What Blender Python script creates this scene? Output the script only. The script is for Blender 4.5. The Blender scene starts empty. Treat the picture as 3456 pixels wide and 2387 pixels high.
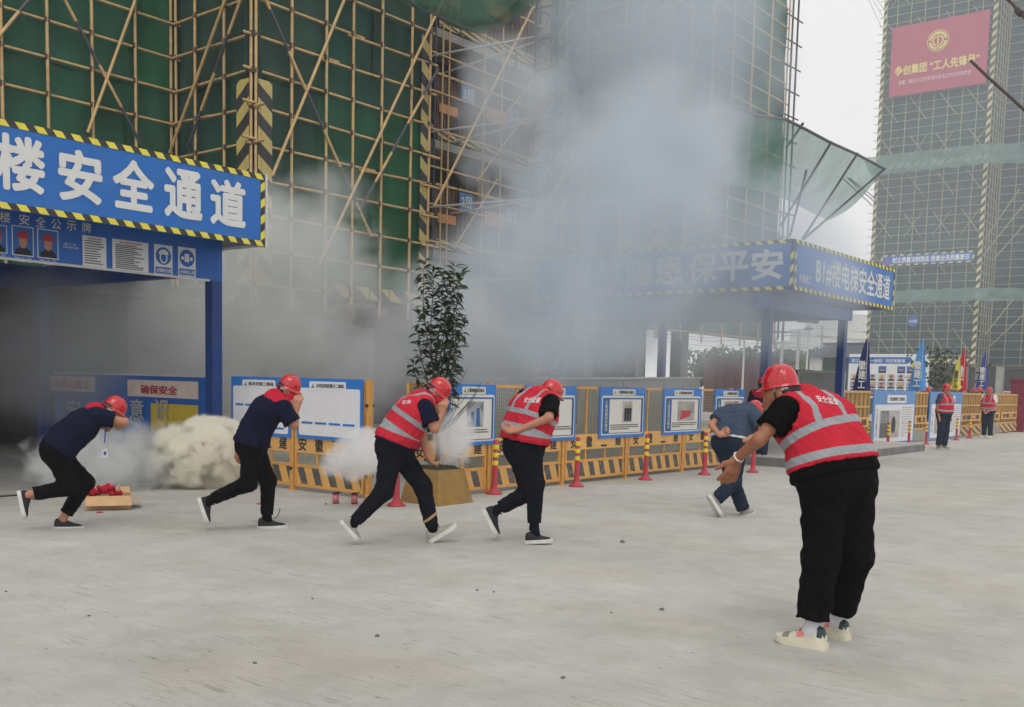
import bpy, bmesh, math, random
import numpy as np
from mathutils import Vector, Matrix, Euler
from mathutils.bvhtree import BVHTree
random.seed(7); rng = np.random.default_rng(7)
sc = bpy.context.scene
C = sc.collection
# ---------------------------------------------------------------- camera
YAW, PITCH, ROLL, FPX, PPY, CAMH = 0.66792206, 0.09329499, 0.02403007, 3443.5, 1610.3, 1.55
_f = np.array([math.cos(YAW)*math.cos(PITCH), math.sin(YAW)*math.cos(PITCH), -math.sin(PITCH)])
_r = np.array([math.sin(YAW), -math.cos(YAW), 0.0]); _u = np.cross(_r, _f)
RT = math.cos(ROLL)*_r + math.sin(ROLL)*_u
UP = -math.sin(ROLL)*_r + math.cos(ROLL)*_u
cam = bpy.data.cameras.new('camera'); camo = bpy.data.objects.new('camera', cam); C.objects.link(camo)
M = Matrix.Identity(4)
for i in range(3):
    M[i][0] = RT[i]; M[i][1] = UP[i]; M[i][2] = -_f[i]
M[2][3] = CAMH
camo.matrix_world = M
cam.sensor_width = 36; cam.sensor_fit = 'HORIZONTAL'
cam.lens = FPX/3456*36; cam.shift_y = (PPY-1193.5)/3456
cam.clip_start = 0.05; cam.clip_end = 3000
sc.camera = camo
# ---------------------------------------------------------------- world, sun, exposure
SUN_EL, SUN_AZ = math.radians(58), math.radians(215)     # high, soft, from behind the camera
w = bpy.data.worlds.new('World'); sc.world = w; w.use_nodes = True
wn = w.node_tree.nodes; wl = w.node_tree.links
bg = wn['Background']
sky = wn.new('ShaderNodeTexSky'); sky.sky_type = 'NISHITA'; sky.sun_disc = False
sky.sun_elevation = SUN_EL; sky.sun_rotation = math.radians(90) - SUN_AZ
sky.air_density = 1.0; sky.dust_density = 4.0; sky.ozone_density = 1.0
hs = wn.new('ShaderNodeHueSaturation'); hs.inputs['Saturation'].default_value = 0.12
wl.new(sky.outputs[0], hs.inputs['Color'])
# an even overcast: the desaturated sky mixed with a soft cloud layer
wtc = wn.new('ShaderNodeTexCoord'); wno = wn.new('ShaderNodeTexNoise')
wno.inputs['Scale'].default_value = 2.2; wno.inputs['Detail'].default_value = 6
wl.new(wtc.outputs['Generated'], wno.inputs['Vector'])
wcr = wn.new('ShaderNodeValToRGB')
wcr.color_ramp.elements[0].position = 0.3; wcr.color_ramp.elements[0].color = (8.6, 8.5, 8.35, 1)
wcr.color_ramp.elements[1].position = 0.72; wcr.color_ramp.elements[1].color = (10.2, 10.1, 9.95, 1)
wl.new(wno.outputs['Fac'], wcr.inputs[0])
wmx = wn.new('ShaderNodeMixRGB'); wmx.inputs[0].default_value = 0.85
wl.new(hs.outputs[0], wmx.inputs[1]); wl.new(wcr.outputs[0], wmx.inputs[2])
wl.new(wmx.outputs[0], bg.inputs['Color']); bg.inputs['Strength'].default_value = 0.105
sun = bpy.data.lights.new('sun', 'SUN'); sun.energy = 0.7; sun.angle = math.radians(30); sun.color = (1, 0.97, 0.93)
suno = bpy.data.objects.new('sun', sun); C.objects.link(suno)
sd = Vector((math.cos(SUN_AZ)*math.cos(SUN_EL), math.sin(SUN_AZ)*math.cos(SUN_EL), math.sin(SUN_EL)))
suno.rotation_euler = sd.to_track_quat('Z', 'Y').to_euler(); suno.location = (0, 0, 60)
vs = sc.view_settings; vs.view_transform = 'Standard'; vs.look = 'None'; vs.exposure = 0.16; vs.gamma = 1.0; vs.use_curve_mapping = False
cy = sc.cycles
cy.use_denoising = True; cy.denoiser = 'OPENIMAGEDENOISE'
cy.max_bounces = 12; cy.diffuse_bounces = 3; cy.glossy_bounces = 2; cy.transmission_bounces = 3
cy.transparent_max_bounces = 12; cy.volume_bounces = 10
cy.volume_step_rate = 1.0; cy.volume_max_steps = 256
cy.use_adaptive_sampling = True; cy.adaptive_threshold = 0.02
cy.sample_clamp_indirect = 6
# ---------------------------------------------------------------- pixels of the photograph (3456 x 2387) to rays
def ray(x, y): return _f + RT*(x-1728)/FPX - UP*(y-PPY)/FPX
ORG = np.array([0, 0, CAMH])
def G(x, y, z=0.0): d = ray(x, y); return ORG + d*((z-CAMH)/d[2])
def PX(x, y, v): d = ray(x, y); return ORG + d*(v/d[0])
def PY(x, y, v): d = ray(x, y); return ORG + d*(v/d[1])
def AT(x, y, depth): return ORG + ray(x, y)*depth
# ---------------------------------------------------------------- materials
MATS = {}
def _lin(c):
    return tuple((v/12.92 if v <= 0.04045 else ((v+0.055)/1.055)**2.4) for v in c)
def rgb(r, g, b): return _lin((r/255, g/255, b/255))
def mat(name, col, rough=0.6, var=0.12, vscale=6.0, bump=0.0, bscale=40.0, metal=0.0, spec=0.4, dirt=0.0, dirtcol=(0.25, 0.23, 0.2), stretch=None):
    if name in MATS: return MATS[name]
    m = bpy.data.materials.new(name); m.use_nodes = True; MATS[name] = m
    n = m.node_tree.nodes; l = m.node_tree.links; b = n['Principled BSDF']
    b.inputs['Roughness'].default_value = rough; b.inputs['Metallic'].default_value = metal
    b.inputs['Specular IOR Level'].default_value = spec
    tc = n.new('ShaderNodeTexCoord'); geo = n.new('ShaderNodeNewGeometry')
    src = geo.outputs['Position']
    if stretch:
        mp = n.new('ShaderNodeMapping'); mp.inputs['Scale'].default_value = stretch
        l.new(src, mp.inputs['Vector']); src = mp.outputs[0]
    no = n.new('ShaderNodeTexNoise'); no.inputs['Scale'].default_value = vscale; no.inputs['Detail'].default_value = 5
    l.new(src, no.inputs['Vector'])
    mr = n.new('ShaderNodeMapRange'); mr.inputs['From Min'].default_value = 0.25; mr.inputs['From Max'].default_value = 0.75
    mr.inputs['To Min'].default_value = 1-var; mr.inputs['To Max'].default_value = 1+var
    l.new(no.outputs['Fac'], mr.inputs['Value'])
    mx = n.new('ShaderNodeVectorMath'); mx.operation = 'SCALE'; mx.inputs[0].default_value = col
    l.new(mr.outputs[0], mx.inputs['Scale'])
    out = mx.outputs[0]
    if dirt > 0:
        n2 = n.new('ShaderNodeTexNoise'); n2.inputs['Scale'].default_value = 2.3; n2.inputs['Detail'].default_value = 8; n2.inputs['Roughness'].default_value = 0.7
        l.new(src, n2.inputs['Vector'])
        m2 = n.new('ShaderNodeMapRange'); m2.inputs['From Min'].default_value = 0.45; m2.inputs['From Max'].default_value = 0.75; m2.inputs['To Max'].default_value = dirt
        l.new(n2.outputs['Fac'], m2.inputs['Value'])
        mm = n.new('ShaderNodeMixRGB'); mm.inputs[2].default_value = (*dirtcol, 1)
        l.new(m2.outputs[0], mm.inputs[0]); l.new(out, mm.inputs[1]); out = mm.outputs[0]
    l.new(out, b.inputs['Base Color'])
    if bump > 0:
        n3 = n.new('ShaderNodeTexNoise'); n3.inputs['Scale'].default_value = bscale; n3.inputs['Detail'].default_value = 6
        l.new(src, n3.inputs['Vector'])
        bp = n.new('ShaderNodeBump'); bp.inputs['Strength'].default_value = bump; bp.inputs['Distance'].default_value = 0.02
        l.new(n3.outputs['Fac'], bp.inputs['Height']); l.new(bp.outputs[0], b.inputs['Normal'])
    return m
def stripe_mat(name, c1, c2, axis_scale, rough=0.55, wear=0.25, fac=0.5):
    """paint stripes along a direction of the object's own coordinates: phase = dot(objcoord, axis_scale)"""
    if name in MATS: return MATS[name]
    m = mat(name, c1, rough); n = m.node_tree.nodes; l = m.node_tree.links; b = n['Principled BSDF']
    tc = n.new('ShaderNodeTexCoord'); d = n.new('ShaderNodeVectorMath'); d.operation = 'DOT_PRODUCT'
    d.inputs[1].default_value = axis_scale
    l.new(tc.outputs['Object'], d.inputs[0])
    fr = n.new('ShaderNodeMath'); fr.operation = 'FRACT'; l.new(d.outputs['Value'], fr.inputs[0])
    gt = n.new('ShaderNodeMath'); gt.operation = 'GREATER_THAN'; gt.inputs[1].default_value = fac; l.new(fr.outputs[0], gt.inputs[0])
    no = n.new('ShaderNodeTexNoise'); no.inputs['Scale'].default_value = 14; no.inputs['Detail'].default_value = 8; no.inputs['Roughness'].default_value = 0.75
    geo = n.new('ShaderNodeNewGeometry'); l.new(geo.outputs['Position'], no.inputs['Vector'])
    w2 = n.new('ShaderNodeMapRange'); w2.inputs['From Min'].default_value = 0.52; w2.inputs['From Max'].default_value = 0.66; w2.inputs['To Min'].default_value = 1; w2.inputs['To Max'].default_value = 1-wear
    l.new(no.outputs['Fac'], w2.inputs['Value'])
    mu = n.new('ShaderNodeMath'); mu.operation = 'MULTIPLY'; l.new(gt.outputs[0], mu.inputs[0]); l.new(w2.outputs[0], mu.inputs[1])
    mm = n.new('ShaderNodeMixRGB'); mm.inputs[2].default_value = (*c2, 1)
    old = b.inputs['Base Color'].links[0].from_socket
    l.new(mu.outputs[0], mm.inputs[0]); l.new(old, mm.inputs[1]); l.new(mm.outputs[0], b.inputs['Base Color'])
    return m
# ---------------------------------------------------------------- geometry helpers
class MB:
    def __init__(s): s.v = []; s.f = []
    def quad(s, a, b, c, d): i = len(s.v); s.v += [tuple(a), tuple(b), tuple(c), tuple(d)]; s.f.append((i, i+1, i+2, i+3)); return s
    def tri(s, a, b, c): i = len(s.v); s.v += [tuple(a), tuple(b), tuple(c)]; s.f.append((i, i+1, i+2)); return s
    def box(s, x0, x1, y0, y1, z0, z1):
        i = len(s.v)
        s.v += [(x0,y0,z0),(x1,y0,z0),(x1,y1,z0),(x0,y1,z0),(x0,y0,z1),(x1,y0,z1),(x1,y1,z1),(x0,y1,z1)]
        s.f += [(i+3,i+2,i+1,i),(i+4,i+5,i+6,i+7),(i,i+1,i+5,i+4),(i+1,i+2,i+6,i+5),(i+2,i+3,i+7,i+6),(i+3,i,i+4,i+7)]
        return s
    def tube(s, p0, p1, r0, r1=None, n=6, caps=True):
        r1 = r0 if r1 is None else r1
        p0 = Vector(p0); p1 = Vector(p1); d = (p1-p0)
        if d.length < 1e-6: return s
        q = d.to_track_quat('Z', 'Y'); i = len(s.v)
        for p, r in ((p0, r0), (p1, r1)):
            for k in range(n):
                a = 2*math.pi*k/n; s.v.append(tuple(p + q @ Vector((r*math.cos(a), r*math.sin(a), 0))))
        for k in range(n): s.f.append((i+k, i+(k+1) % n, i+n+(k+1) % n, i+n+k))
        if caps: s.f.append(tuple(range(i+n-1, i-1, -1))); s.f.append(tuple(range(i+n, i+2*n)))
        return s
    def path(s, pts, rad, n=6):
        for k in range(len(pts)-1):
            s.tube(pts[k], pts[k+1], rad[k] if hasattr(rad, '__len__') else rad, rad[k+1] if hasattr(rad, '__len__') else rad, n)
        return s
    def poly(s, pts): i = len(s.v); s.v += [tuple(p) for p in pts]; s.f.append(tuple(range(i, i+len(pts)))); return s
    def extrude(s, pts2, fn, t):
        """closed 2-D outline pushed to a prism: fn(a, b, c) -> 3-D, c from 0 to t"""
        n = len(pts2); i = len(s.v)
        s.v += [tuple(fn(a, b, 0)) for a, b in pts2] + [tuple(fn(a, b, t)) for a, b in pts2]
        s.f.append(tuple(range(i+n-1, i-1, -1))); s.f.append(tuple(range(i+n, i+2*n)))
        for k in range(n): s.f.append((i+k, i+(k+1) % n, i+n+(k+1) % n, i+n+k))
        return s
    def mesh(s, name, m, smooth=False):
        me = bpy.data.meshes.new(name); me.from_pydata([tuple(map(float, v)) for v in s.v], [], s.f)
        if m: me.materials.append(m)
        if smooth: me.polygons.foreach_set('use_smooth', [True]*len(me.polygons))
        me.update(); return me
def link(name, me, parent=None, mw=None):
    o = bpy.data.objects.new(name, me); C.objects.link(o)
    if mw is not None: o.matrix_world = mw
    if parent is not None:
        o.parent = parent; o.matrix_parent_inverse = PINV[parent.name]
    PINV[o.name] = (mw if mw is not None else Matrix.Identity(4)).inverted()
    return o
PINV = {}
def part(name, mb, m, parent, smooth=False, label=None, kind=None):
    o = link(name, mb.mesh(name, m, smooth), parent)
    if label: o['label'] = label
    if kind: o['kind'] = kind
    return o
def tag(o, label, cat, group=None):
    o['label'] = label; o['category'] = cat
    if group: o['group'] = group
    return o
def thing(name, label, cat, loc=(0, 0, 0), group=None):
    e = bpy.data.objects.new(name, None); C.objects.link(e); e.location = loc; e.empty_display_size = 0.2
    PINV[e.name] = Matrix.Translation(Vector(loc)).inverted()
    return tag(e, label, cat, group)
def struct(name, mb, m, parent=None, smooth=False):
    o = link(name, mb.mesh(name, m, smooth), parent)
    if parent is None: o['kind'] = 'structure'
    return o
_shared = {}
def unit_cyl(m, n=7):
    k = ('cyl', m.name, n)
    if k not in _shared: _shared[k] = MB().tube((0,0,-.5), (0,0,.5), 1, 1, n).mesh('pole', m, True)
    return _shared[k]
def unit_box(m):
    k = ('box', m.name)
    if k not in _shared: _shared[k] = MB().box(-.5,.5,-.5,.5,-.5,.5).mesh('block', m)
    return _shared[k]
def bar(name, p0, p1, r, m, parent, n=7):
    p0 = Vector(p0); p1 = Vector(p1); d = p1-p0
    mw = Matrix.Translation((p0+p1)/2) @ d.to_track_quat('Z', 'Y').to_matrix().to_4x4() @ Matrix.Diagonal((r, r, d.length, 1))
    return link(name, unit_cyl(m, n), parent, mw)
def blk(name, x0, x1, y0, y1, z0, z1, m, parent):
    mw = Matrix.Translation(((x0+x1)/2, (y0+y1)/2, (z0+z1)/2)) @ Matrix.Diagonal((x1-x0, y1-y0, z1-z0, 1))
    return link(name, unit_box(m), parent, mw)
def sheet(fn, nu, nv):
    """grid surface fn(u, v) for u, v in 0..1"""
    s = MB()
    for j in range(nv+1):
        for i in range(nu+1): s.v.append(tuple(fn(i/nu, j/nv)))
    for j in range(nv):
        for i in range(nu): a = j*(nu+1)+i; s.f.append((a, a+1, a+nu+2, a+nu+1))
    return s
# lettering: a flat text mesh fitted into a rectangle (origin o, along u, up v, width, height)
def text(name, body, o, u, v, wd, ht, m, parent, bold=0.0, off=0.004, keep=False, spacing=1.0, label=None):
    cu = bpy.data.curves.new('txt', 'FONT'); cu.body = body; cu.size = 1; cu.resolution_u = 3; cu.space_character = spacing
    cu.fill_mode = 'FRONT'
    to = bpy.data.objects.new('txt', cu); C.objects.link(to)
    dg = bpy.context.evaluated_depsgraph_get(); me0 = bpy.data.meshes.new_from_object(to.evaluated_get(dg))
    bpy.data.objects.remove(to)
    co = np.empty(len(me0.vertices)*3); me0.vertices.foreach_get('co', co); co = co.reshape(-1, 3)
    fs = [tuple(p.vertices) for p in me0.polygons]; bpy.data.meshes.remove(me0)
    cw = 1.0
    # a heavier face: the outline laid over itself in small shifts, each a hair above the last
    sh = [(0, 0)] if bold <= 0 else [(math.cos(t)*bold, math.sin(t)*bold) for t in (0, 1.571, 3.1416, 4.712, .785, 2.356, 3.927, 5.498)]+[(0, 0)]
    lo = co.min(0)-bold; hi = co.max(0)+bold; s = hi-lo
    sx, sy = wd/max(s[0], 1e-6), ht/max(s[1], 1e-6)
    if keep: sx = sy = min(sx, sy)
    o = np.array(o, float); u = np.array(u, float); v = np.array(v, float); nrm_ = np.cross(u, v); PP = []; FF = []
    for k, (dx, dy) in enumerate(sh):
        a = (co[:, 0]+dx-(lo[0]+hi[0])/2)*sx + wd/2; b = (co[:, 1]+dy-(lo[1]+hi[1])/2)*sy + ht/2
        n0 = k*len(co); PP.append(o + a[:, None]*u + b[:, None]*v + (off+.00025*k)*nrm_); FF += [tuple(i+n0 for i in f) for f in fs]
    me = bpy.data.meshes.new(name); me.from_pydata(np.concatenate(PP).tolist(), [], FF); me.materials.append(m); me.update()
    ob = link(name, me, parent)
    if label: ob['label'] = label
    return ob
def rect(o, u, v, a0, a1, b0, b1, off=0.0, th=0.0):
    """a thin plate on a plane: origin o, axes u, v; normal side u x v"""
    o = np.array(o, float); u = np.array(u, float); v = np.array(v, float); n = np.cross(u, v)
    P = lambda a, b, c: o + a*u + b*v + c*n
    mb = MB()
    if th <= 0: mb.quad(P(a0,b0,off), P(a1,b0,off), P(a1,b1,off), P(a0,b1,off))
    else: mb.extrude([(a0,b0),(a1,b0),(a1,b1),(a0,b1)], lambda a, b, c: P(a, b, off+c), th)
    return mb
def rrect(a0, a1, b0, b1, r, n=4):
    pts = []
    for cx, cy_, s in ((a1-r, b0+r, -90), (a1-r, b1-r, 0), (a0+r, b1-r, 90), (a0+r, b0+r, 180)):
        for k in range(n+1):
            t = math.radians(s+90*k/n); pts.append((cx+r*math.cos(t), cy_+r*math.sin(t)))
    return pts
def rplate(o, u, v, pts, off):
    o = np.array(o, float); u = np.array(u, float); v = np.array(v, float); n = np.cross(u, v)
    return MB().poly([o+a*u+b*v+off*n for a, b in pts])
X_, Y_, Z_ = (1, 0, 0), (0, 1, 0), (0, 0, 1)
MY_ = (0, -1, 0)     # along the fence run that comes towards the viewer
# ---------------------------------------------------------------- palette
BLUE = rgb(28, 110, 190)
m_blue = mat('sign_blue', rgb(22, 102, 182), 0.45, 0.06, 3, dirt=0.12)
m_bluepost = mat('post_blue', rgb(24, 62, 130), 0.45, 0.15, 5, dirt=0.35, dirtcol=(0.06, 0.07, 0.1))
m_bluepanel = mat('panel_blue', rgb(30, 100, 186), 0.5, 0.1, 2, dirt=0.2, dirtcol=(0.05, 0.1, 0.2))
m_white = mat('print_white', (0.72, 0.73, 0.74), 0.5, 0.04)
m_letter = mat('letter_white', (0.66, 0.67, 0.66), 0.5, 0.06)
m_black = mat('print_black', (0.03, 0.03, 0.035), 0.6, 0.1)
m_yellow = mat('tape_yellow', rgb(226, 212, 70), 0.5, 0.08, 5, dirt=0.2)
m_tapeblack = mat('tape_black', (0.035, 0.035, 0.038), 0.5, 0.1)
m_red = mat('print_red', rgb(180, 50, 60), 0.5, 0.1)
m_steelw = mat('white_steel', (0.6, 0.6, 0.58), 0.4, 0.08, dirt=0.25)
m_conc = mat('building_concrete', (0.3, 0.29, 0.27), 0.9, 0.16, 1.5, 0.3, 20, dirt=0.35, dirtcol=(0.16, 0.15, 0.14))
m_dark = mat('painted_interior_shade', (0.05, 0.05, 0.055), 0.9, 0.2)  # near-black colour carries the shade of deep, unlit interiors
m_pole = mat('scaffold_yellow', rgb(206, 172, 118), 0.55, 0.18, 9, dirt=0.45, dirtcol=(0.22, 0.17, 0.12))
m_poledk = mat('scaffold_grey', rgb(78, 80, 90), 0.55, 0.2, 9, dirt=0.3, dirtcol=(0.2, 0.17, 0.14))
m_steel = mat('mast_grey', rgb(110, 112, 112), 0.5, 0.2, 7, dirt=0.4, dirtcol=(0.1, 0.08, 0.07))
m_fence = mat('fence_yellow', rgb(214, 156, 78), 0.55, 0.14, 8, dirt=0.4, dirtcol=(0.4, 0.26, 0.14))
m_wire = mat('fence_wire', rgb(150, 140, 110), 0.6, 0.1)
m_board = mat('fence_board', rgb(222, 170, 100), 0.7, 0.1, 6, dirt=0.3, dirtcol=(0.35, 0.25, 0.15))
# ================================================================ ground
def ground_mat():
    m = bpy.data.materials.new('yard_concrete'); m.use_nodes = True; n = m.node_tree.nodes; l = m.node_tree.links; b = n['Principled BSDF']
    b.inputs['Roughness'].default_value = 0.85; b.inputs['Specular IOR Level'].default_value = 0.25
    geo = n.new('ShaderNodeNewGeometry')
    def noise(scale, detail=6, rough=0.6, st=None, rot=0.0, dist=0.0):
        t = n.new('ShaderNodeTexNoise'); t.inputs['Scale'].default_value = scale; t.inputs['Detail'].default_value = detail; t.inputs['Roughness'].default_value = rough; t.inputs['Distortion'].default_value = dist
        mp = n.new('ShaderNodeMapping'); mp.inputs['Scale'].default_value = st or (1, 1, 1); mp.inputs['Rotation'].default_value = (0, 0, rot)
        l.new(geo.outputs['Position'], mp.inputs['Vector']); l.new(mp.outputs[0], t.inputs['Vector']); return t.outputs['Fac']
    def rng_(s, a, b_, c, d):
        r = n.new('ShaderNodeMapRange'); r.inputs['From Min'].default_value = a; r.inputs['From Max'].default_value = b_; r.inputs['To Min'].default_value = c; r.inputs['To Max'].default_value = d
        l.new(s, r.inputs['Value']); return r.outputs[0]
    def mul(a, b_):
        k = n.new('ShaderNodeMath'); k.operation = 'MULTIPLY'; l.new(a, k.inputs[0]); l.new(b_, k.inputs[1]); return k.outputs[0]
    big = rng_(noise(0.35, 5), 0.3, 0.7, 0.88, 1.1)
    mid = rng_(noise(2.2, 7, 0.65), 0.3, 0.72, 0.84, 1.09)
    fine = rng_(noise(60, 5, 0.7), 0.3, 0.7, 0.93, 1.06)
    # float and broom strokes drawn across the slab
    s1 = noise(1.0, 6, 0.72, (26, 2.4, 1), 0.06, 0.6); st1 = rng_(s1, 0.53, 0.72, 1.0, 0.5)
    msk = rng_(noise(1.1, 4), 0.44, 0.66, 0.05, 1.0)
    s1m = n.new('ShaderNodeMixRGB'); s1m.inputs[1].default_value = (1, 1, 1, 1); l.new(msk, s1m.inputs[0]); l.new(st1, s1m.inputs[2])
    s2 = noise(1.0, 5, 0.7, (40, 5, 1), 0.5, 0.4); st2 = rng_(s2, 0.58, 0.72, 1.0, 0.62)
    # small pits
    vo = n.new('ShaderNodeTexVoronoi'); vo.inputs['Scale'].default_value = 5.5; vo.inputs['Randomness'].default_value = 1
    mpv = n.new('ShaderNodeMapping'); mpv.inputs['Scale'].default_value = (1.6, 0.55, 1); l.new(geo.outputs['Position'], mpv.inputs['Vector']); l.new(mpv.outputs[0], vo.inputs['Vector'])
    pit = rng_(vo.outputs['Distance'], 0.02, 0.09, 0.5, 1.0)
    v = mul(mul(mul(big, mid), mul(fine, st2)), pit)
    sc1 = n.new('ShaderNodeVectorMath'); sc1.operation = 'SCALE'
    tint = n.new('ShaderNodeMixRGB'); tint.inputs[1].default_value = (0.47, 0.455, 0.42, 1); tint.inputs[2].default_value = (0.43, 0.395, 0.325, 1)
    l.new(rng_(noise(0.6, 6, 0.6, (1, 0.6, 1)), 0.5, 0.72, 0.0, 0.8), tint.inputs[0])
    mm = n.new('ShaderNodeMixRGB'); mm.blend_type = 'MULTIPLY'; mm.inputs[0].default_value = 1
    l.new(tint.outputs[0], mm.inputs[1]); l.new(s1m.outputs[0], mm.inputs[2])
    l.new(mm.outputs[0], sc1.inputs[0]); l.new(v, sc1.inputs['Scale'])
    l.new(sc1.outputs[0], b.inputs['Base Color'])
    ad = n.new('ShaderNodeMath'); ad.operation = 'ADD'; l.new(s1, ad.inputs[0]); l.new(noise(18, 6, 0.7), ad.inputs[1])
    bp = n.new('ShaderNodeBump'); bp.inputs['Strength'].default_value = 0.35; bp.inputs['Distance'].default_value = 0.02
    l.new(ad.outputs[0], bp.inputs['Height']); l.new(bp.outputs[0], b.inputs['Normal'])
    return m
m_ground = ground_mat()
struct('ground', MB().quad((-600, -600, 0), (900, -600, 0), (900, 900, 0), (-600, 900, 0)), m_ground)
# raised slab under the passage beyond the fence, with a kerb face
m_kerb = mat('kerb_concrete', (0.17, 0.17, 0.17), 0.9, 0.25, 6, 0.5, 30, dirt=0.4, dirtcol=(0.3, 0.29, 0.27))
pl = thing('raised_slab', 'low grey concrete slab with rough kerb under the lift passage', 'slab', (19, 8.1, 0)); 
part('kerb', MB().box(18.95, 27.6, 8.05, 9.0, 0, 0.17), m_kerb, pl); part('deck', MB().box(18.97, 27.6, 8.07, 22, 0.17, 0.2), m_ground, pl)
# floor slab of the passage on the other side: a thin step with a dark joint in front
fl = thing('passage_floor', 'pale concrete floor slab inside the safety passage with dark front joint', 'slab', (6, 12.6, 0))
part('joint', MB().box(-3, 9.0, 12.52, 12.6, 0.0, 0.012), m_tapeblack, fl); part('deck', MB().box(-3, 9.0, 12.6, 17.0, 0.0, 0.05), m_ground, fl)

# ================================================================ building A with its scaffold
YA = 17.65; XA = PY(857, 300, YA)[0]; XR = PY(1450, 300, YA)[0]; YI = PX(587, 300, XA)[1]
ZTOP = 20.0
rows = [PY(860, y, YA)[2] for y in (482, 360, 240, 116)]; DZ = (rows[-1]-rows[0])/3
ZB = rows[0] - 4*DZ                       # bottom ledger
ROW = [ZB + DZ*k for k in range(0, 22)]
def net_mat(name, col, alpha=None, tr=0.0):
    m = mat(name, col, 0.8, 0.3, 0.9, 0.25, 25, dirt=0.25, dirtcol=(0.09, 0.1, 0.09)); n = m.node_tree.nodes; l = m.node_tree.links; b = n['Principled BSDF']
    # fine weave: horizontal and vertical threads
    geo = n.new('ShaderNodeNewGeometry'); wv = n.new('ShaderNodeTexWave'); wv.bands_direction = 'Z'; wv.inputs['Scale'].default_value = 18; wv.inputs['Distortion'].default_value = 1.5; wv.inputs['Detail'].default_value = 2
    l.new(geo.outputs['Position'], wv.inputs['Vector'])
    old = b.inputs['Base Color'].links[0].from_socket; mm = n.new('ShaderNodeMixRGB'); mm.blend_type = 'MULTIPLY'; mm.inputs[0].default_value = 0.25
    l.new(old, mm.inputs[1]); l.new(wv.outputs['Color'], mm.inputs[2]); l.new(mm.outputs[0], b.inputs['Base Color'])
    if alpha is not None:
        tp = n.new('ShaderNodeBsdfTransparent'); tl = n.new('ShaderNodeBsdfTranslucent'); l.new(mm.outputs[0], tl.inputs['Color'])
        mx = n.new('ShaderNodeMixShader'); mx.inputs[0].default_value = 0.45; l.new(b.outputs[0], mx.inputs[1]); l.new(tl.outputs[0], mx.inputs[2])
        mx2 = n.new('ShaderNodeMixShader'); mx2.inputs[0].default_value = alpha; l.new(tp.outputs[0], mx2.inputs[1]); l.new(mx.outputs[0], mx2.inputs[2])
        l.new(mx2.outputs[0], n['Material Output'].inputs['Surface'])
    return m
NET = [net_mat('net_green_a', rgb(38, 92, 70)), net_mat('net_green_b', rgb(32, 80, 66)), net_mat('net_green_c', rgb(30, 100, 66)), net_mat('net_green_d', rgb(44, 78, 66))]
m_netlight = net_mat('catch_net', rgb(92, 140, 118), 0.86)
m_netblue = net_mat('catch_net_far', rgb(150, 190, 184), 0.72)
m_chev = stripe_mat('chevron_a', rgb(60, 60, 62), rgb(190, 172, 108), (1.3, 1.3, 1.75), 0.6, 0.3)
m_chev2 = stripe_mat('chevron_b', rgb(60, 60, 62), rgb(206, 186, 110), (1.3, 1.3, 1.75), 0.6, 0.3)
m_clamp = mat('clamp_rust', (0.1, 0.075, 0.06), 0.7, 0.3)
def facade(parent, fn, a_poles, z_rows, z0, z1, nets, r=0.03, seed=1, out=0.0, clamps=True, polem=None, doubles=(), panel=2):
    """poles and netting on one plane; fn(a, z, d) -> point, d outward from the plane"""
    polem = polem or m_pole; rnd = random.Random(seed)
    for a in a_poles:
        j = rnd.uniform(-.012, .012)
        bar('pole', fn(a+j, z0-.35, .07), fn(a-j, z1, .07), r, polem, parent)
    a0, a1 = min(a_poles), max(a_poles); cm = MB()
    for k, z in enumerate(z_rows):
        if z < z0-.05 or z > z1: continue
        t0, t1 = rnd.uniform(.05, .3), rnd.uniform(.05, .3); dz = rnd.uniform(-.03, .03)
        mid = rnd.uniform(.35, .65)*(a1-a0)+a0
        bar('ledger', fn(a0-t0, z+dz, .02), fn(mid+.25, z-dz*.3, .02), r*.9, polem, parent)
        bar('ledger', fn(mid-.25, z-dz*.3-.06*(k in doubles), .028), fn(a1+t1, z-dz, .028), r*.88, polem, parent)
        if clamps:
            for a in a_poles:
                p = fn(a, z, .05); cm.box(p[0]-r*1.5, p[0]+r*1.5, p[1]-r*1.5, p[1]+r*1.5, p[2]-r*1.6, p[2]+r*1.6)
    if clamps and cm.v: part('clamp_set', cm, m_clamp, parent, kind='stuff')
    # netting: overlapping sheets, each a little slack
    ap = sorted(a_poles)[::panel]
    if ap[-1] != max(a_poles): ap.append(max(a_poles))
    zr = [z0]+[z for k, z in enumerate(z_rows) if z0 < z < z1 and k % 3 == 0]+[z1]
    for i in range(len(ap)-1):
        for k in range(len(zr)-1):
            if zr[k+1]-zr[k] < .05: continue
            b0, b1, c0, c1 = ap[i], ap[i+1], zr[k], zr[k+1]; ph = rnd.uniform(0, 6.28); ph2 = rnd.uniform(0, 6.28)
            tl = rnd.uniform(-.01, .02)
            f = lambda u, v: fn(b0-.14+(b1-b0+.28)*u, c0-.05+(c1-c0+.1)*v, -.10+tl + .05*math.sin(ph+u*5)*math.sin(3.14*v) + .022*math.sin(u*17+ph2+v*4) - .05*math.sin(3.14*u)*math.sin(3.14*v))
            part('net_sheet', sheet(f, 12, 8), rnd.choice(nets), parent, True)
ba = thing('scaffolded_building', 'unfinished concrete building wrapped in dark green netting behind blue canopies', 'building', (16, 20, 0))
xw0 = PY(430, 1100, 18.6)[0]; part('wall', MB().box(xw0, PY(1220, 1200, 18.6)[0], 18.6, 18.9, 0, ZB-.3), m_conc, ba)
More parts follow.
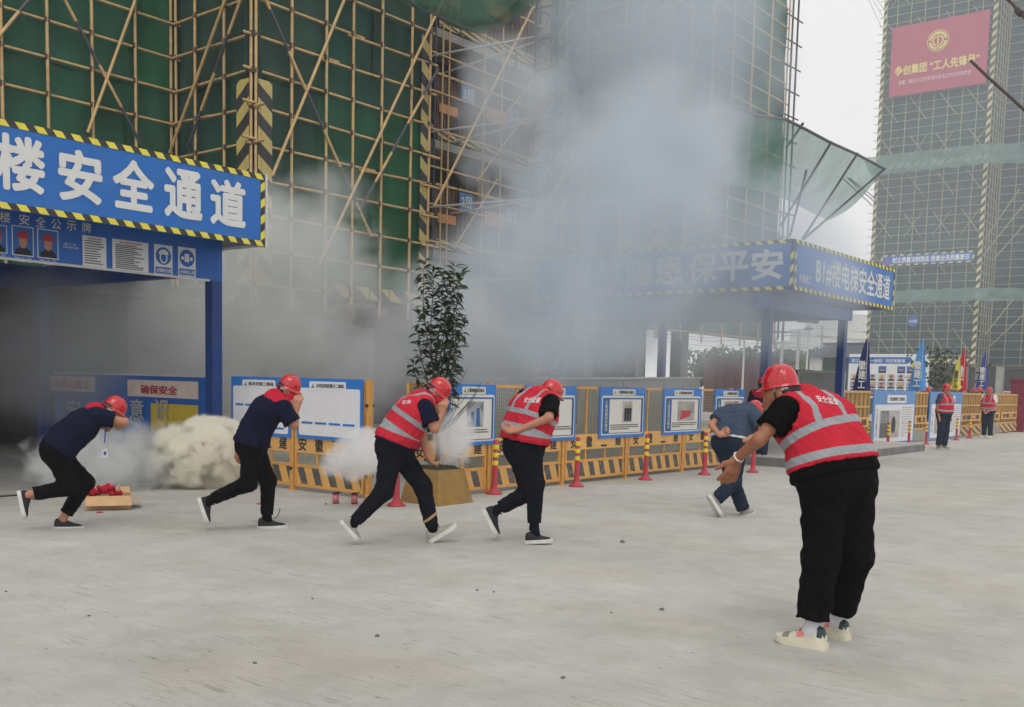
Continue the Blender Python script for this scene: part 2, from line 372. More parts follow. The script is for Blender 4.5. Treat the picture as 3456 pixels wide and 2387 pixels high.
part('wall', MB().box(-6, xw0, 22.0, 22.2, 0, ZB-.3), m_dark, ba); part('wall', MB().box(xw0-.2, xw0-.003, 18.9, 22.0, 0, ZB-.3), m_dark, ba); part('ceiling', MB().box(-6, xw0, 17.3, 22.0, ZB-.5, ZB-.31), m_dark, ba); part('wall', MB().box(-6, XA-.05, 18.3, 18.5, 3.3, ZB-.31), m_dark, ba)  # dark walls and ceiling: shade of the deep ground floor put into the colour
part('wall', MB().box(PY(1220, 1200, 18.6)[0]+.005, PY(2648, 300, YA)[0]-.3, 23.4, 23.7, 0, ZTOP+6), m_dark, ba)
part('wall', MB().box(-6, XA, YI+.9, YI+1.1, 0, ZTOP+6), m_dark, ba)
for k, z in enumerate((ZB-.25, ZB+2.75, ZB+5.75, ZB+8.75, ZB+11.75)):
    part('floor_slab', MB().box(XA+.6, XR+.8, YA+.75, 23.3, z-.22, z), m_conc, ba)
    part('floor_slab', MB().box(XR+.9, PY(2246, 300, YA)[0]-.2, 20.6, 23.3, z-.2, z), m_conc, ba)
    part('floor_slab', MB().box(-6, XA+.3, YI+.4, YI+.88, z-.22, z), m_conc, ba)
for x in (XR+.9, 24.5, 27.5, 30.5, 34, 37.5):
    part('column', MB().box(x-.3, x+.3, 20.7, 21.2, 0, ZTOP), m_conc, ba)
# cantilever beams poking out under the scaffold
m_beam = mat('rust_beam', rgb(120, 100, 84), 0.75, 0.25, 8)
for x in (XA+1.2, XA+2.6, XA+3.7, XA+4.6):
    part('cantilever_beam', MB().box(x-.08, x+.08, YA-.15, YA+2.4, ZB-.42, ZB-.24).box(x-.03, x+.03, YA-.14, YA+2.4, ZB-.6, ZB-.42).box(x-.08, x+.08, YA-.15, YA+2.4, ZB-.64, ZB-.6), m_beam, ba)
sA = thing('scaffold', 'tan pole scaffold with dark green netting above the safety passage sign', 'scaffold', (XA, YA, 0))
fF = lambda a, z, d: (a, YA-d, z); fL = lambda a, z, d: (a, YI-d, z); fS = lambda a, z, d: (XA-d, a, z)
facade(sA, fF, [PY(x, 400, YA)[0] for x in (857, 977, 1094, 1184, 1281, 1381, 1443)], ROW, ZB-.1, ZTOP, NET, .033, 3, doubles=(4, 7, 8, 11))
facade(sA, fL, [PY(x, 200, YI)[0] for x in (-420, -280, -140, 0, 155, 305, 450, 587)], [z for z in ROW], ZB-.1, ZTOP, [NET[0], NET[2], NET[0]], .033, 4, panel=3)
facade(sA, fS, [PX(x, 250, XA)[1] for x in (668, 766)] + [YI, YA], ROW, ZB-.1, ZTOP, [NET[1], NET[3]], .033, 5, panel=2)
def brace(y, x0, y0, x1, y1, plane='Y', r=.034, striped=True, ext=0.0, d=.13):
    f = PY if plane == 'Y' else PX
    a = Vector(f(x0, y0, y)); b = Vector(f(x1, y1, y)); dv = (b-a)
    a = a-dv*ext; dv = b-a
    off = Vector((0, -d, 0)) if plane == 'Y' else Vector((-d, 0, 0))
    if not striped: bar('brace', a+off, b+off, r, m_pole, sA); return
    n = max(2, int(dv.length/.85))
    for k in range(n):
        bar('brace', a+off+dv*(k/n), a+off+dv*((k+1)/n), r*(1 if k % 2 else .97), m_pole if k % 2 else m_poledk, sA)
brace(YA, 1150, 0, 906, 595, striped=False, ext=.8); brace(YA, 881, 0, 1240, 800, ext=.6); brace(YA, 1480, 0, 1060, 895, striped=False, ext=.3, d=.17)
brace(YA, 1466, 235, 1196, 720, ext=0.0, d=.13); brace(YA, 1790, 0, 1440, 700, striped=False, ext=.1, d=.25)
brace(YI, 447, 0, 285, 450, striped=False, ext=1.); brace(YI, 205, 0, 470, 500, ext=1.); brace(YI, 90, 0, -60, 180, ext=.5)
brace(XA, 780, 0, 590, 520, 'X', striped=False, ext=.8); brace(XA, 832, 0, 652, 500, 'X', ext=.8)
# short stub poles sticking out at the corner
for z in ROW[1:6]:
    bar('stub_pole', (XA-.32, YA-.05, z+.07), (XA+.35, YA-.05, z+.06), .03, m_pole, sA); bar('stub_pole', (XA-.03, YA-.35, z+.0), (XA-.03, YA+.3, z), .03, m_pole, sA)
    bar('stub_pole', (XR-.3, YA-.09, z-.05), (XR+.3, YA-.09, z-.05), .03, m_pole, sA)
# hazard boards: on the two corners and along the toe line
zt = PY(857, 268, YA)[2]; part('hazard_board', MB().box(XA+.01, XA+.36, YA-.135, YA-.12, ZB, zt), m_chev, sA); part('hazard_board', MB().box(XA-.135, XA-.12, YA+.01, YA+.4, ZB, zt), m_chev2, sA)
part('hazard_board', MB().box(XR-.33, XR-.05, YA-.05, YA-.035, ZB-.1, PY(1443, 110, YA)[2]), m_chev, sA)
for i in range(5):
    a = XA+2.0+i*.64; part('toe_board', MB().box(a, a+.6, YA-.06, YA-.04, ZB-.08, ZB+.2), m_chev, sA)
# sagging catch net at the top and its edge rope
bnd = [(1330, -40), (1375, 0), (1430, 34), (1500, 66), (1560, 96), (1625, 112), (1690, 96), (1745, 62), (1800, 18), (1850, -30)]
lowp = [Vector(PY(x, y, 15.6)) for x, y in bnd]
cn = thing('catch_net', 'pale green safety net sagging from the scaffold above the hoist bay', 'safety net', lowp[5]-Vector((0, 0, 0)))
def cf(u, v):
    k = u*(len(lowp)-1); i = min(int(k), len(lowp)-2); p = lowp[i].lerp(lowp[i+1], k-i)
    q = Vector((lowp[0].x*.94+(lowp[-1].x-lowp[0].x)*u*1.1, 15.0-2.2*math.sin(3.14*v*.5), p.z))
    z = p.z + v*(2.2) + .5*math.sin(3.14*v)*0 + .05*math.sin(u*23+v*9)
    return (p.x+(q.x-p.x)*v, p.y + (.6-2.8*v if v > 0 else 0) - .25*math.sin(v*3.14), z)
part('net_sheet', sheet(cf, 40, 14), m_netlight, cn, True)
part('edge_rope', MB().path([p-Vector((0, .01, 0)) for p in lowp], .018, 5), m_poledk, cn)
bar('support_pole', PY(1790, 0, 15.2), PY(1560, -260, 15.2), .03, m_pole, cn)

# recessed hoist bay: landing gates with floor plates
YG = 20.0
m_gate = mat('gate_brown', rgb(98, 78, 70), 0.7, 0.25, 6, dirt=0.4, dirtcol=(0.08, 0.07, 0.07)); m_orange = mat('gate_board', rgb(205, 140, 90), 0.7, 0.15, 5, dirt=0.3, dirtcol=(0.3, 0.2, 0.15))
m_plate = mat('floor_plate', rgb(74, 120, 175), 0.5, 0.1)
zf = [PY(1570, 680, YG)[2]-1.5]; zf = [zf[0]-3.02, zf[0], zf[0]+3.02, zf[0]+6.04, zf[0]+9.06]
gxs = [PY(x, 500, YG)[0] for x in (1470, 1545, 1630, 1715, 1800)]
for k, z in enumerate(zf[1:5]):
    hb = thing('landing_gate', 'brown barred hoist landing gate with striped toe board on the %s storey' % ('second', 'third', 'fourth', 'fifth')[k], 'gate', (gxs[0], YG, z), 'hoist landing gates')
    for i in range(4):
        x0, x1 = gxs[i]+.03, gxs[i+1]-.03
        for j in range(7): bar('gate_bar', (x0+(x1-x0)*j/6, YG, z+.3), (x0+(x1-x0)*j/6, YG, z+1.75), .018, m_gate, hb, 5)
        blk('gate_sheet', x0, x1, YG+.03, YG+.05, z+.3, z+1.72, m_gate, hb)
        blk('toe_board', x0, x1, YG-.04, YG-.02, z+.02, z+.28, m_chev, hb); blk('gate_rail', x0, x1, YG-.03, YG+.02, z+1.76, z+1.82, m_pole, hb)
        if i in (0, 2): blk('notice_board', x0+.05, x1-.05, YG-.05, YG-.03, z+(.75 if i == 0 else .95), z+(1.0 if i == 0 else 1.35), m_orange, hb)
    xp = PY(1565, 600, YG)[0]
    pb = part('floor_plate', rect((xp-.28, YG-.1, z+1.2), X_, Z_, 0, .6, 0, .5, 0, .01), m_plate, hb)
    text('lettering', '%d层' % (k+2), (xp-.28+.06, YG-.112, z+1.28), X_, Z_, .48, .33, m_letter, pb, .01)
    if k < 2:
        xp = PY(1720, 600, YG)[0]; pb = part('floor_plate', rect((xp-.28, YG-.1, z+1.05), X_, Z_, 0, .55, 0, .5, 0, .01), m_plate, hb); text('lettering', '%d层' % (k+2), (xp-.22, YG-.112, z+1.14), X_, Z_, .42, .33, m_letter, pb, .01)
    blk('slab_edge', gxs[0]-.1, gxs[-1]+.2, YG-.02, YG+1.5, z-.25, z-.02, m_conc, hb)
hs_ = thing('bay_scaffold', 'dark poles and planks standing in front of the hoist landing gates', 'scaffold', (gxs[0], YG-.4, 0))
for x in (1465, 1490, 1512, 1630, 1690, 1735, 1800): bar('pole', (PY(x, 500, YG-.5)[0], YG-.5, 0), (PY(x, 500, YG-.5)[0], YG-.5, ZTOP), .026, m_poledk if x % 2 else m_pole, hs_)
for z in [zf[1]+1.0*k+.1 for k in range(11)]:
    bar('ledger', (XR+.3, YG-.55, z), (gxs[-1]+.4, YG-.55, z-.05), .026, m_pole if int(z*10) % 2 else m_poledk, hs_)
for k in range(5): bar('brace', (gxs[k % 3]+.2, YG-.58, zf[1]+2*k), (gxs[(k+2) % 5], YG-.58, zf[1]+2*k+2.2), .024, m_pole, hs_)
# hoist mast: lattice tower in front of the bay
mp = AT(1868, 300, 25.5); mx0, my0 = mp[0], mp[1]; hm = thing('hoist_mast', 'grey steel lattice mast of a construction hoist beside the bay', 'mast', (mx0, my0, 0))
S = .33
for sx in (-1, 1):
    for sy in (-1, 1): bar('leg', (mx0+sx*S, my0+sy*S, 0), (mx0+sx*S, my0+sy*S, 17), .045, m_steel, hm)
zz = 1.0
while zz < 15.5:
    for s in (-1, 1):
        bar('rail', (mx0-S, my0+s*S, zz), (mx0+S, my0+s*S, zz), .03, m_steel, hm); bar('rail', (mx0+s*S, my0-S, zz), (mx0+s*S, my0+S, zz), .03, m_steel, hm)
    bar('diagonal', (mx0-S, my0-S, zz), (mx0+S, my0-S, zz+.75), .025, m_steelw, hm); bar('diagonal', (mx0-S, my0+S, zz), (mx0-S, my0-S, zz+.75), .025, m_steelw, hm)
    zz += .75
for z in (4.2, 6.2, 8.2, 10.2, 12.2): bar('wall_tie', (mx0, my0, z), (mx0-.4, 20.6, z+.05), .03, m_steelw, hm); bar('wall_tie', (mx0+S, my0, z+.1), (mx0+1.2, 20.6, z+.1), .03, m_steelw, hm)
# far wing of the same building
XA2 = PY(2246, 200, YA)[0]; YI2 = PX(1980, 200, XA2)[1]; XE = PY(2648, 300, YA)[0]; ZT2 = 22
sW = thing('scaffold', 'smoke veiled scaffold wing with green netting behind the lift passage canopy', 'scaffold', (XA2, YA, 0))
facade(sW, fF, [XA2+k*(XE-XA2)/6 for k in range(7)], [ZB+DZ*1.0*k for k in range(26)], ZB, ZT2, NET, .033, 13, clamps=False)
facade(sW, lambda a, z, d: (XA2-d, a, z), [YA, YA+.8, YA+1.5, YI2], [ZB+DZ*k for k in range(26)], ZB, ZT2, NET, .033, 14, clamps=False, panel=1)
facade(sW, lambda a, z, d: (a, YI2-d, z), [XA2-2.6, XA2-1.3, XA2], [ZB+DZ*k for k in range(26)], ZB, ZT2, NET, .033, 15, clamps=False, panel=1)
part('hazard_board', MB().box(XA2+.01, XA2+.36, YA-.135, YA-.12, ZB, ZT2), m_chev, sW); part('hazard_board', MB().box(XA2-.135, XA2-.12, YA+.01, YA+.4, ZB, ZT2), m_chev2, sW)
for (a, b) in (((1990, 90), (2180, 390)), ((1985, 80), (1930, 260)), ((2360, 140), (2270, 420))):
    p0 = Vector(PX(*a, XA2)) if a[0] < 2240 else Vector(PY(*a, YA)); p1 = Vector(PX(*b, XA2)) if b[0] < 2260 else Vector(PY(*b, YA))
    bar('brace', p0+Vector((-.12, -.12, 0)), p1+Vector((-.12, -.12, 0)), .03, m_pole, sW)
# end poles against the sky with stub ends
for dx in (.25, .75):
    bar('pole', (XE+dx, YA-.1, 3.5), (XE+dx, YA-.1, ZT2+2), .04, m_poledk, sW); bar('pole', (XE+dx, YA+1.0, 3.5), (XE+dx, YA+1.0, ZT2+2), .035, m_poledk, sW)
for k in range(20): bar('stub_pole', (XE-.6, YA-.08, 3.8+k*.95), (XE+1.25, YA-.08, 3.85+k*.95), .03, m_poledk, sW)
# outrigger net beyond the wing
YO = 14.8; rim = [Vector(PY(x, y, YO)) for x, y in ((2440, 338), (2560, 392), (2650, 402), (2720, 437), (2800, 480), (2890, 520), (2985, 570))]
on = thing('outrigger_net', 'pale blue green safety net on outrigger poles over the lift passage', 'safety net', (rim[3].x, YO, rim[3].z))
zin = rim[-1].z-1.9
def of(u, v):
    k = u*(len(rim)-1); i = min(int(k), len(rim)-2); p = rim[i].lerp(rim[i+1], k-i)
    q = Vector((p.x-.6, 16.8, zin+.1*math.sin(u*11)))
    s = p.lerp(q, v); s.z -= .55*math.sin(3.14*v)*(.6+.4*abs(math.sin(u*9.4))); return s
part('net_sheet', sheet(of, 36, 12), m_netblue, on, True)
part('rim_pole', MB().path(rim, .05, 6), m_poledk, on)
part('rim_pole', MB().tube(rim[-1], Vector((rim[-1].x-.6, 16.8, zin)), .04), m_poledk, on)
for (a, b) in (((2987, 570), (2712, 808)), ((2895, 517), (2708, 808)), ((2807, 478), (2634, 763)), ((2722, 575), (2666, 797)), ((2710, 417), (2653, 500))):
    bar('strut', PY(*a, YO), PY(*b, YO+1.2), .045, m_poledk, on)
for (a, b) in (((2848, 606), (2940, 690)), ((2860, 600), (2955, 685)), ((2870, 604), (2958, 672))): bar('rope', PY(*a, YO), PY(*b, YO+2), .018, m_poledk, on)

# ================================================================ tower B
XB = 100.5
def zB(y, x=3200): return PX(x, y, XB)[2]
yl, yr = PX(2972, 300, XB)[1], PX(3352, 300, XB)[1]
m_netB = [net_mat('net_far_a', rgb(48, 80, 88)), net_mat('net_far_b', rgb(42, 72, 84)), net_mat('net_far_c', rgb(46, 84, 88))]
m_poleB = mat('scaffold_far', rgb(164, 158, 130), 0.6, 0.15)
tb = thing('scaffolded_tower', 'tall scaffolded tower in grey green netting carrying a red banner', 'tower', (XB, (yl+yr)/2, 0))
ZB0 = zB(1228)
part('core', MB().box(XB+1.5, XB+22, yr+.3, yl-.3, 0, 46).box(XB+5.3, XB+22, yr-9.5, yr+.29, 0, 46), m_conc, tb)
part('wall', MB().box(XB+1.2, XB+1.49, yr+.3, yl-.2, 0, ZB0-.3).box(XB+5.0, XB+5.29, yr-9, yr+.2, 0, ZB0-.3), m_dark, tb)
for i in range(7): part('column', MB().box(XB+.6, XB+1.15, yr-8.5+i*3.1, yr-7.9+i*3.1, 0, ZB0-.2), m_conc, tb)
dzb = .76; nB = int((46-ZB0)/dzb)
def fB(a, z, d): return (XB-d, a, z)
sB = thing('scaffold', 'pale pole grid over grey green netting on the tower with the red banner', 'scaffold', (XB, yr, ZB0))
poles = [yr+(yl-yr)*k/8 for k in range(9)]
for a in poles + [yr+.25, yl-.3]: bar('pole', fB(a, ZB0-.3, .1), fB(a, 46, .1), .045, m_poleB, sB, 5)
for k in range(nB): bar('ledger', fB(yr-.25, ZB0+k*dzb, .05), fB(yl+.45, ZB0+k*dzb, .05), .035, m_poleB, sB, 5)
seams = [ZB0, 9.2, 11, 17, 21, 27, 33, 39, 46]
for k in range(len(seams)-1):
    for i in range(4):
        y0, y1 = yr+(yl-yr)*i/4, yr+(yl-yr)*(i+1)/4; ph = random.uniform(0, 6)
        part('net_sheet', sheet(lambda u, v: (XB+.1+.04*math.sin(u*9+ph)*math.sin(v*8), y0+(y1-y0)*u, seams[k]+(seams[k+1]-seams[k])*v), 5, 5), random.choice(m_netB), sB, True)
for k in range(11):
    zc = ZB0+2.2+k*3.6
    for i in (1, 3, 5, 7):
        yc = yr+(yl-yr)*(i)/8+random.uniform(-.3, .3); s = 1 if (k+i) % 2 else -1
        bar('brace', fB(yc-.8, zc-s*1.1, .16), fB(yc+.8, zc+s*1.1, .16), .04, m_poleB, sB, 5); 
        if k % 2: bar('brace', fB(yc-.8, zc+s*1.1, .18), fB(yc+.8, zc-s*1.1, .18), .04, m_poleB, sB, 5)
m_chevB = stripe_mat('chevron_far', rgb(60, 62, 66), rgb(206, 196, 150), (0, 1.3, 1.3), 0.6, 0.2)
part('hazard_board', MB().box(XB-.2, XB-.17, yr, yr+.35, ZB0, 46), m_chevB, sB); part('hazard_board', MB().box(XB-.2, XB-.17, yl-.3, yl, ZB0, 46), m_chevB, sB)
for z in (ZB0, zB(552, 3200)): part('toe_board', MB().box(XB-.22, XB-.19, yr, yl, z, z+.45), m_chevB, sB)
# return face and recessed wing to the side of the tower
fR = lambda a, z, d: (a, yr-d, z)
for a in (XB+.8, XB+1.7, XB+2.6, XB+3.5, XB+4.5): bar('pole', fR(a, ZB0, .05), fR(a, 46, .05), .045, m_poleB, sB, 5)
for k in range(nB): bar('ledger', fR(XB-.2, ZB0+k*dzb, .02), fR(XB+4.6, ZB0+k*dzb, .02), .035, m_poleB, sB, 5)
for k in range(len(seams)-1): part('net_sheet', sheet(lambda u, v: (XB+4.5*u, yr+.12, seams[k]+(seams[k+1]-seams[k])*v), 4, 4), random.choice(m_netB), sB)
XB2 = XB+4.6
for k in range(7): bar('pole', (XB2-.1, yr-1.4*k, ZB0), (XB2-.1, yr-1.4*k, 46), .045, m_poleB, sB, 5)
for k in range(nB): bar('ledger', (XB2-.05, yr+.1, ZB0+k*dzb), (XB2-.05, yr-9, ZB0+k*dzb), .035, m_poleB, sB, 5)
for k in range(len(seams)-1):
    for i in range(3): part('net_sheet', sheet(lambda u, v: (XB2+.1, yr-3*i-3*u, seams[k]+(seams[k+1]-seams[k])*v), 4, 4), random.choice(m_netB), sB)
# light net skirts round the tower
for z, zz_ in ((zB(560), zB(515)), (zB(1010), zB(975))):
    for (p, q) in (((XB-.3, yr, 0), (XB-.3, yl+.2, 0)), ((XB2-.6, yr-9, 0), (XB-.3, yr, 0))):
        f = lambda u, v: (p[0]+(q[0]-p[0])*u-2.6*v, p[1]+(q[1]-p[1])*u, z-.25+(zz_-z)*v-.35*math.sin(3.14*v)+.06*math.sin(u*40))
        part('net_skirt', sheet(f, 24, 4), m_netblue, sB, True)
for a, b in (((3440, 640), (3330, 800)), ((3456, 690), (3320, 860)), ((3456, 760), (3350, 880)), ((3456, 1060), (3340, 1170)), ((3420, 1010), (3325, 1130))): bar('strut', PX(*a, XB-2), PX(*b, XB-.3), .06, m_poleB, sB, 5)
for a, b in (((2928, -10), (2985, 115)), ((2940, -10), (2990, 75)), ((2952, -10), (2995, 45))): bar('guy_rope', PX(*a, XB-2), PX(*b, XB), .03, m_poleB, sB, 4)
# red banner with a round emblem
m_banner = mat('banner_red', rgb(176, 74, 98), 0.6, 0.05, 1.0); m_gold = mat('banner_gold', rgb(232, 208, 130), 0.5, 0.05); m_pinkw = mat('banner_small', rgb(226, 196, 206), 0.5, 0.05)
XF = XB-.55
q = [PX(*a, XF) for a in ((3012, 92), (3341, 35), (3000, 329), (3329, 281))]
by0, by1 = (q[0][1]+q[2][1])/2, (q[1][1]+q[3][1])/2; bz0, bz1 = (q[2][2]+q[3][2])/2, (q[0][2]+q[1][2])/2; BW, BH = by0-by1, bz1-bz0
bn = thing('banner', 'large dusty red banner with gold emblem high on the tower netting', 'banner', (XF, by1, bz0))
o_ = (XF, by0, bz0)
part('cloth', sheet(lambda u, v: (XF+.03*math.sin(u*7)*math.sin(v*5), by0-BW*u, bz0+BH*v), 10, 8), m_banner, bn, True)
def ring(o, u, v, r0, r1, a0, a1, off, n=40):
    o = np.array(o, float); u = np.array(u, float); v = np.array(v, float); nn = np.cross(u, v); mb = MB()
    P = lambda r, a: o+u*(r*math.cos(a))+v*(r*math.sin(a))+nn*off
    for k in range(n):
        s, t = a0+(a1-a0)*k/n, a0+(a1-a0)*(k+1)/n; mb.quad(P(r0, s), P(r1, s), P(r1, t), P(r0, t))
    return mb
cE = (XF, by0-BW*.493, bz0+BH*.70); R_ = BW*.112; em = part('emblem', ring(cE, MY_, Z_, R_*.93, R_, 0, 2*math.pi, .06), m_gold, bn)
rad = math.radians
part('emblem_ring', ring(cE, MY_, Z_, R_*.62, R_*.84, rad(8), rad(172), .06), m_gold, em); part('emblem_ring', ring(cE, MY_, Z_, R_*.62, R_*.84, rad(188), rad(352), .06), m_gold, em)
part('emblem_ring', ring(cE, MY_, Z_, R_*.38, R_*.52, rad(-70), rad(70), .06), m_gold, em); part('emblem_ring', ring(cE, MY_, Z_, R_*.38, R_*.52, rad(110), rad(250), .06), m_gold, em)
part('emblem_bar', rect(cE, MY_, Z_, -R_*.07, R_*.07, -R_*.82, R_*.62, .06), m_gold, em)
text('lettering', '争创集团 “工人先锋号”', (XF, by0-BW*.055, bz0+BH*.285), MY_, Z_, BW*.87, BH*.145, m_gold, bn, .03, .06)
text('lettering', '安徽二建五分公司芜湖中丞滨江时代项目部宣', (XF, by0-BW*.10, bz0+BH*.155), MY_, Z_, BW*.75, BH*.062, m_pinkw, bn, .01, .06)
# blue slogan strip and round building plate
q = [PX(*a, XF) for a in ((2974, 866), (3290, 842), (2974, 899), (3289, 886))]
cy0, cy1 = q[0][1], q[1][1]; cz0, cz1 = (q[2][2]+q[3][2])/2, (q[0][2]+q[1][2])/2
bs = thing('slogan_banner', 'long blue slogan strip with white characters and hazard edging on the tower', 'banner', (XF, cy1, cz0))
part('backing', rect((XF, cy0, cz0), MY_, Z_, 0, cy0-cy1, 0, cz1-cz0, 0, .03), m_chevB, bs); part('panel', rect((XF, cy0, cz0), MY_, Z_, .15, cy0-cy1-.15, .14, cz1-cz0-.14, .034), m_blue, bs)
text('lettering', '树立质量法制观念 提高全员质量意识', (XF, cy0-1.1, cz0+.25), MY_, Z_, (cy0-cy1)-1.5, (cz1-cz0)-.5, m_white, bs, .03, .05)
part('logo', MB().tri((XF-.05, cy0-.35, cz0+.35), (XF-.05, cy0-.85, cz0+.35), (XF-.05, cy0-.55, cz1-.3)), m_red, bs)
pc = PX(3082, 1084, XF); rp = thing('building_plate', 'round blue building number plate hung on the tower netting', 'sign', pc)
part('disc', ring(pc, MY_, Z_, 0, .52, 0, 2*math.pi, .01), m_blue, rp); text('lettering', 'B2#楼', (XF, pc[1]+.36, pc[2]-.14), MY_, Z_, .72, .28, m_white, rp, .02, .03)
# ================================================================ safety passage canopies
def tape_edges(parent, o, u, v, W, H, tw=.085, off=.012, pitch=.2, sides=True):
    """black and yellow hazard tape round a sign board"""
    o = np.array(o, float); u = np.array(u, float); v = np.array(v, float); n = np.cross(u, v); P = lambda a, b, c: o+a*u+b*v+c*n
    blkm, yel = MB(), MB(); sk = tw*.75
    strips = [(0, W, 0, tw, 1), (0, W, H-tw, H, 1)] + ([(W-tw, W, tw, H-tw, 0), (0, tw, tw, H-tw, 0)] if sides else [])
    for a0, a1, b0, b1, hz in strips:
        blkm.quad(P(a0, b0, off), P(a1, b0, off), P(a1, b1, off), P(a0, b1, off))
        if hz:
            k = a0
            while k < a1-pitch*.5-sk: yel.quad(P(k, b1, off+.003), P(k+sk, b0, off+.003), P(k+sk+pitch*.52, b0, off+.003), P(k+pitch*.52, b1, off+.003)); k += pitch
        else:
            k = b0
            while k < b1-pitch*.5-sk*.5: yel.quad(P(a0, k, off+.003), P(a1, k+sk, off+.003), P(a1, k+sk+pitch*.5, off+.003), P(a0, k+pitch*.5, off+.003)); k += pitch
    nb_ = len(blkm.f); k0 = len(blkm.v); blkm.v += yel.v; blkm.f += [tuple(i+k0 for i in f) for f in yel.f]; t = part('hazard_tape', blkm, m_tapeblack, parent); t.data.materials.append(m_yellow)
    for i_, p_ in enumerate(t.data.polygons): p_.material_index = 0 if i_ < nb_ else 1
    return t
YS, YP = 11.53, 12.46; ZS0, ZS1 = 3.31, 4.27; XS1 = 9.02; XS0 = 2.6
can = thing('safety_canopy', 'blue steel safety passage canopy with the large white character sign', 'canopy', (XS1, YP, 0))
part('roof', MB().box(XS0, XS1-.03, YS+.06, 17.5, ZS1-.06, ZS1-.02), m_bluepost, can); part('soffit', MB().box(8.94, XS1-.031, YS+.06, 17.5, ZS0+.01, ZS0+.04), m_steelw, can)
part('side_fascia', MB().box(XS1-.03, XS1, YS+.045, 17.5, ZS0, ZS1), m_steelw, can)
m_tarn = mat('soffit', rgb(88, 92, 90), 0.7, 0.1)
part('beam', MB().box(XS0, 8.93, YP-.075, YP+.075, 2.87, ZS0-.01), m_bluepost, can)
for x in (8.85,):
    for y in (YP, 17.35):
        p_ = part('post', MB().box(x-.083, x+.083, y-.083, y+.083, .02, 2.86 if y < 14 else ZS0), m_bluepost, can)
        part('base_plate', MB().box(x-.16, x+.16, y-.16, y+.16, 0.052 if y > 12.6 else 0.004, .03 if y < 12.6 else .07).box(x-.1, x+.1, y-.1, y+.1, .03, .09), m_bluepost, p_)
part('post', MB().box(2.9, 3.06, YP-.083, YP+.083, .02, 2.86), m_bluepost, can)
part('back_beam', MB().box(XS0, 8.93, 17.27, 17.43, 2.9, ZS0-.01).box(8.78, 8.92, YP+.08, 17.26, 2.95, ZS0-.012), m_bluepost, can)
# the big sign
sg = thing('canopy_sign', 'wide blue sign with large white characters and hazard tape on the near canopy', 'sign', (XS0, YS, ZS0))
part('panel', MB().box(XS0, XS1, YS, YS+.04, ZS0, ZS1), m_blue, sg)
part('edge_strip', MB().box(XS1+.002, XS1+.03, YS-.02, YS+.05, ZS0-.01, ZS1+.01), m_steelw, sg)
tape_edges(sg, (XS0, YS, ZS0), X_, Z_, XS1-XS0-.004, ZS1-ZS0, .07, .004, .215)
for ch, xl, xr, yt, yb in (('楼', -18, 152, 458, 648), ('安', 195, 345, 507, 685), ('全', 379, 520, 540, 710), ('通', 553, 683, 572, 740), ('道', 708, 829, 607, 765)):
    ym = (yt+yb)/2; a = PY(xl, ym, YS); b = PY(xr, ym, YS); t = PY((xl+xr)/2, yt, YS)[2]; bt = PY((xl+xr)/2, yb, YS)[2]
    text('character', ch, (a[0], YS, bt), X_, Z_, b[0]-a[0], t-bt, m_letter, sg, .035, .006)
# the notice panel below it
npn = thing("safety_board", 'blue safety notice panel with portraits and rule sheets under the canopy sign', 'notice panel', (5.2, YP-.08, 2.87))
YN = YP-.085; part('panel', MB().box(XS0, 8.935, YN, YN+.008, 2.86, ZS0+.4), m_bluepanel, npn)
part('bottom_trim', MB().box(XS0, 8.72, YN-.012, YN, 2.845, 2.875), m_steelw, npn)
def q5(zx, zy): return PY(zx/2.4556, 600+zy/2.4556, YN)
for ch, zx, zy in (('楼', 40, 328), ('安', 200, 348), ('全', 335, 368), ('公', 465, 385), ('示', 590, 400), ('牌', 715, 415)):
    p = q5(zx, zy); text('character', ch, (p[0]-.062, YN, p[2]-.062), X_, Z_, .125, .125, m_letter, npn, .01, .004)
m_skinp = mat('print_skin', rgb(176, 128, 104), 0.6, 0.1); m_helmp = mat('print_helmet', rgb(170, 30, 40), 0.5, 0.1); m_clothp = mat('print_cloth', rgb(26, 26, 38), 0.6, 0.1); m_photo = mat('print_photo_blue', rgb(30, 96, 170), 0.5, 0.05)
def ell(cx, cy_, rx, ry, n=16, a0=0, a1=360): return [(cx+rx*math.cos(math.radians(a0+(a1-a0)*k/n)), cy_+ry*math.sin(math.radians(a0+(a1-a0)*k/n))) for k in range(n if a1-a0 == 360 else n+1)]
def portrait(o, u, v, w_, h, parent, back, helm, off=.004):
    """a small printed head-and-shoulders picture of a helmeted worker"""
    pc_ = part('portrait', rect(o, u, v, 0, w_, 0, h, off), back, parent)
    part('print', rplate(o, u, v, [(w_*.08, 0), (w_*.92, 0), (w_*.9, h*.16), (w_*.62, h*.3), (w_*.38, h*.3), (w_*.1, h*.16)], off+.002), m_clothp, pc_)
    part('print', rplate(o, u, v, ell(w_*.5, h*.48, w_*.21, h*.24), off+.003), m_skinp, pc_)
    part('print', rplate(o, u, v, ell(w_*.5, h*.6, w_*.29, h*.27, 14, 0, 180), off+.004), helm, pc_)
    return pc_
for zx0, zx1, zy0, zy1 in ((-100, 50, 385, 605), (108, 270, 400, 632), (318, 475, 428, 655)):
    a = q5(zx0, zy1); b = q5(zx1, (zy0+zy1)/2); t = q5(zx0, zy0)
    W_, H_ = b[0]-a[0], t[2]-a[2]
    part('portrait_border', rect((a[0], YN, a[2]), X_, Z_, -.012, W_+.012, -.012, H_+.012, .002), m_letter, npn)
    portrait((a[0], YN, a[2]), X_, Z_, W_, H_, npn, m_photo, m_helmp, .005)
    for r, s in enumerate(('施工员', '1775627736')): text('caption', s, (a[0]+.01, YN, a[2]-.05-.035*r), X_, Z_, W_*.9, .024, m_letter, npn, 0, .004)
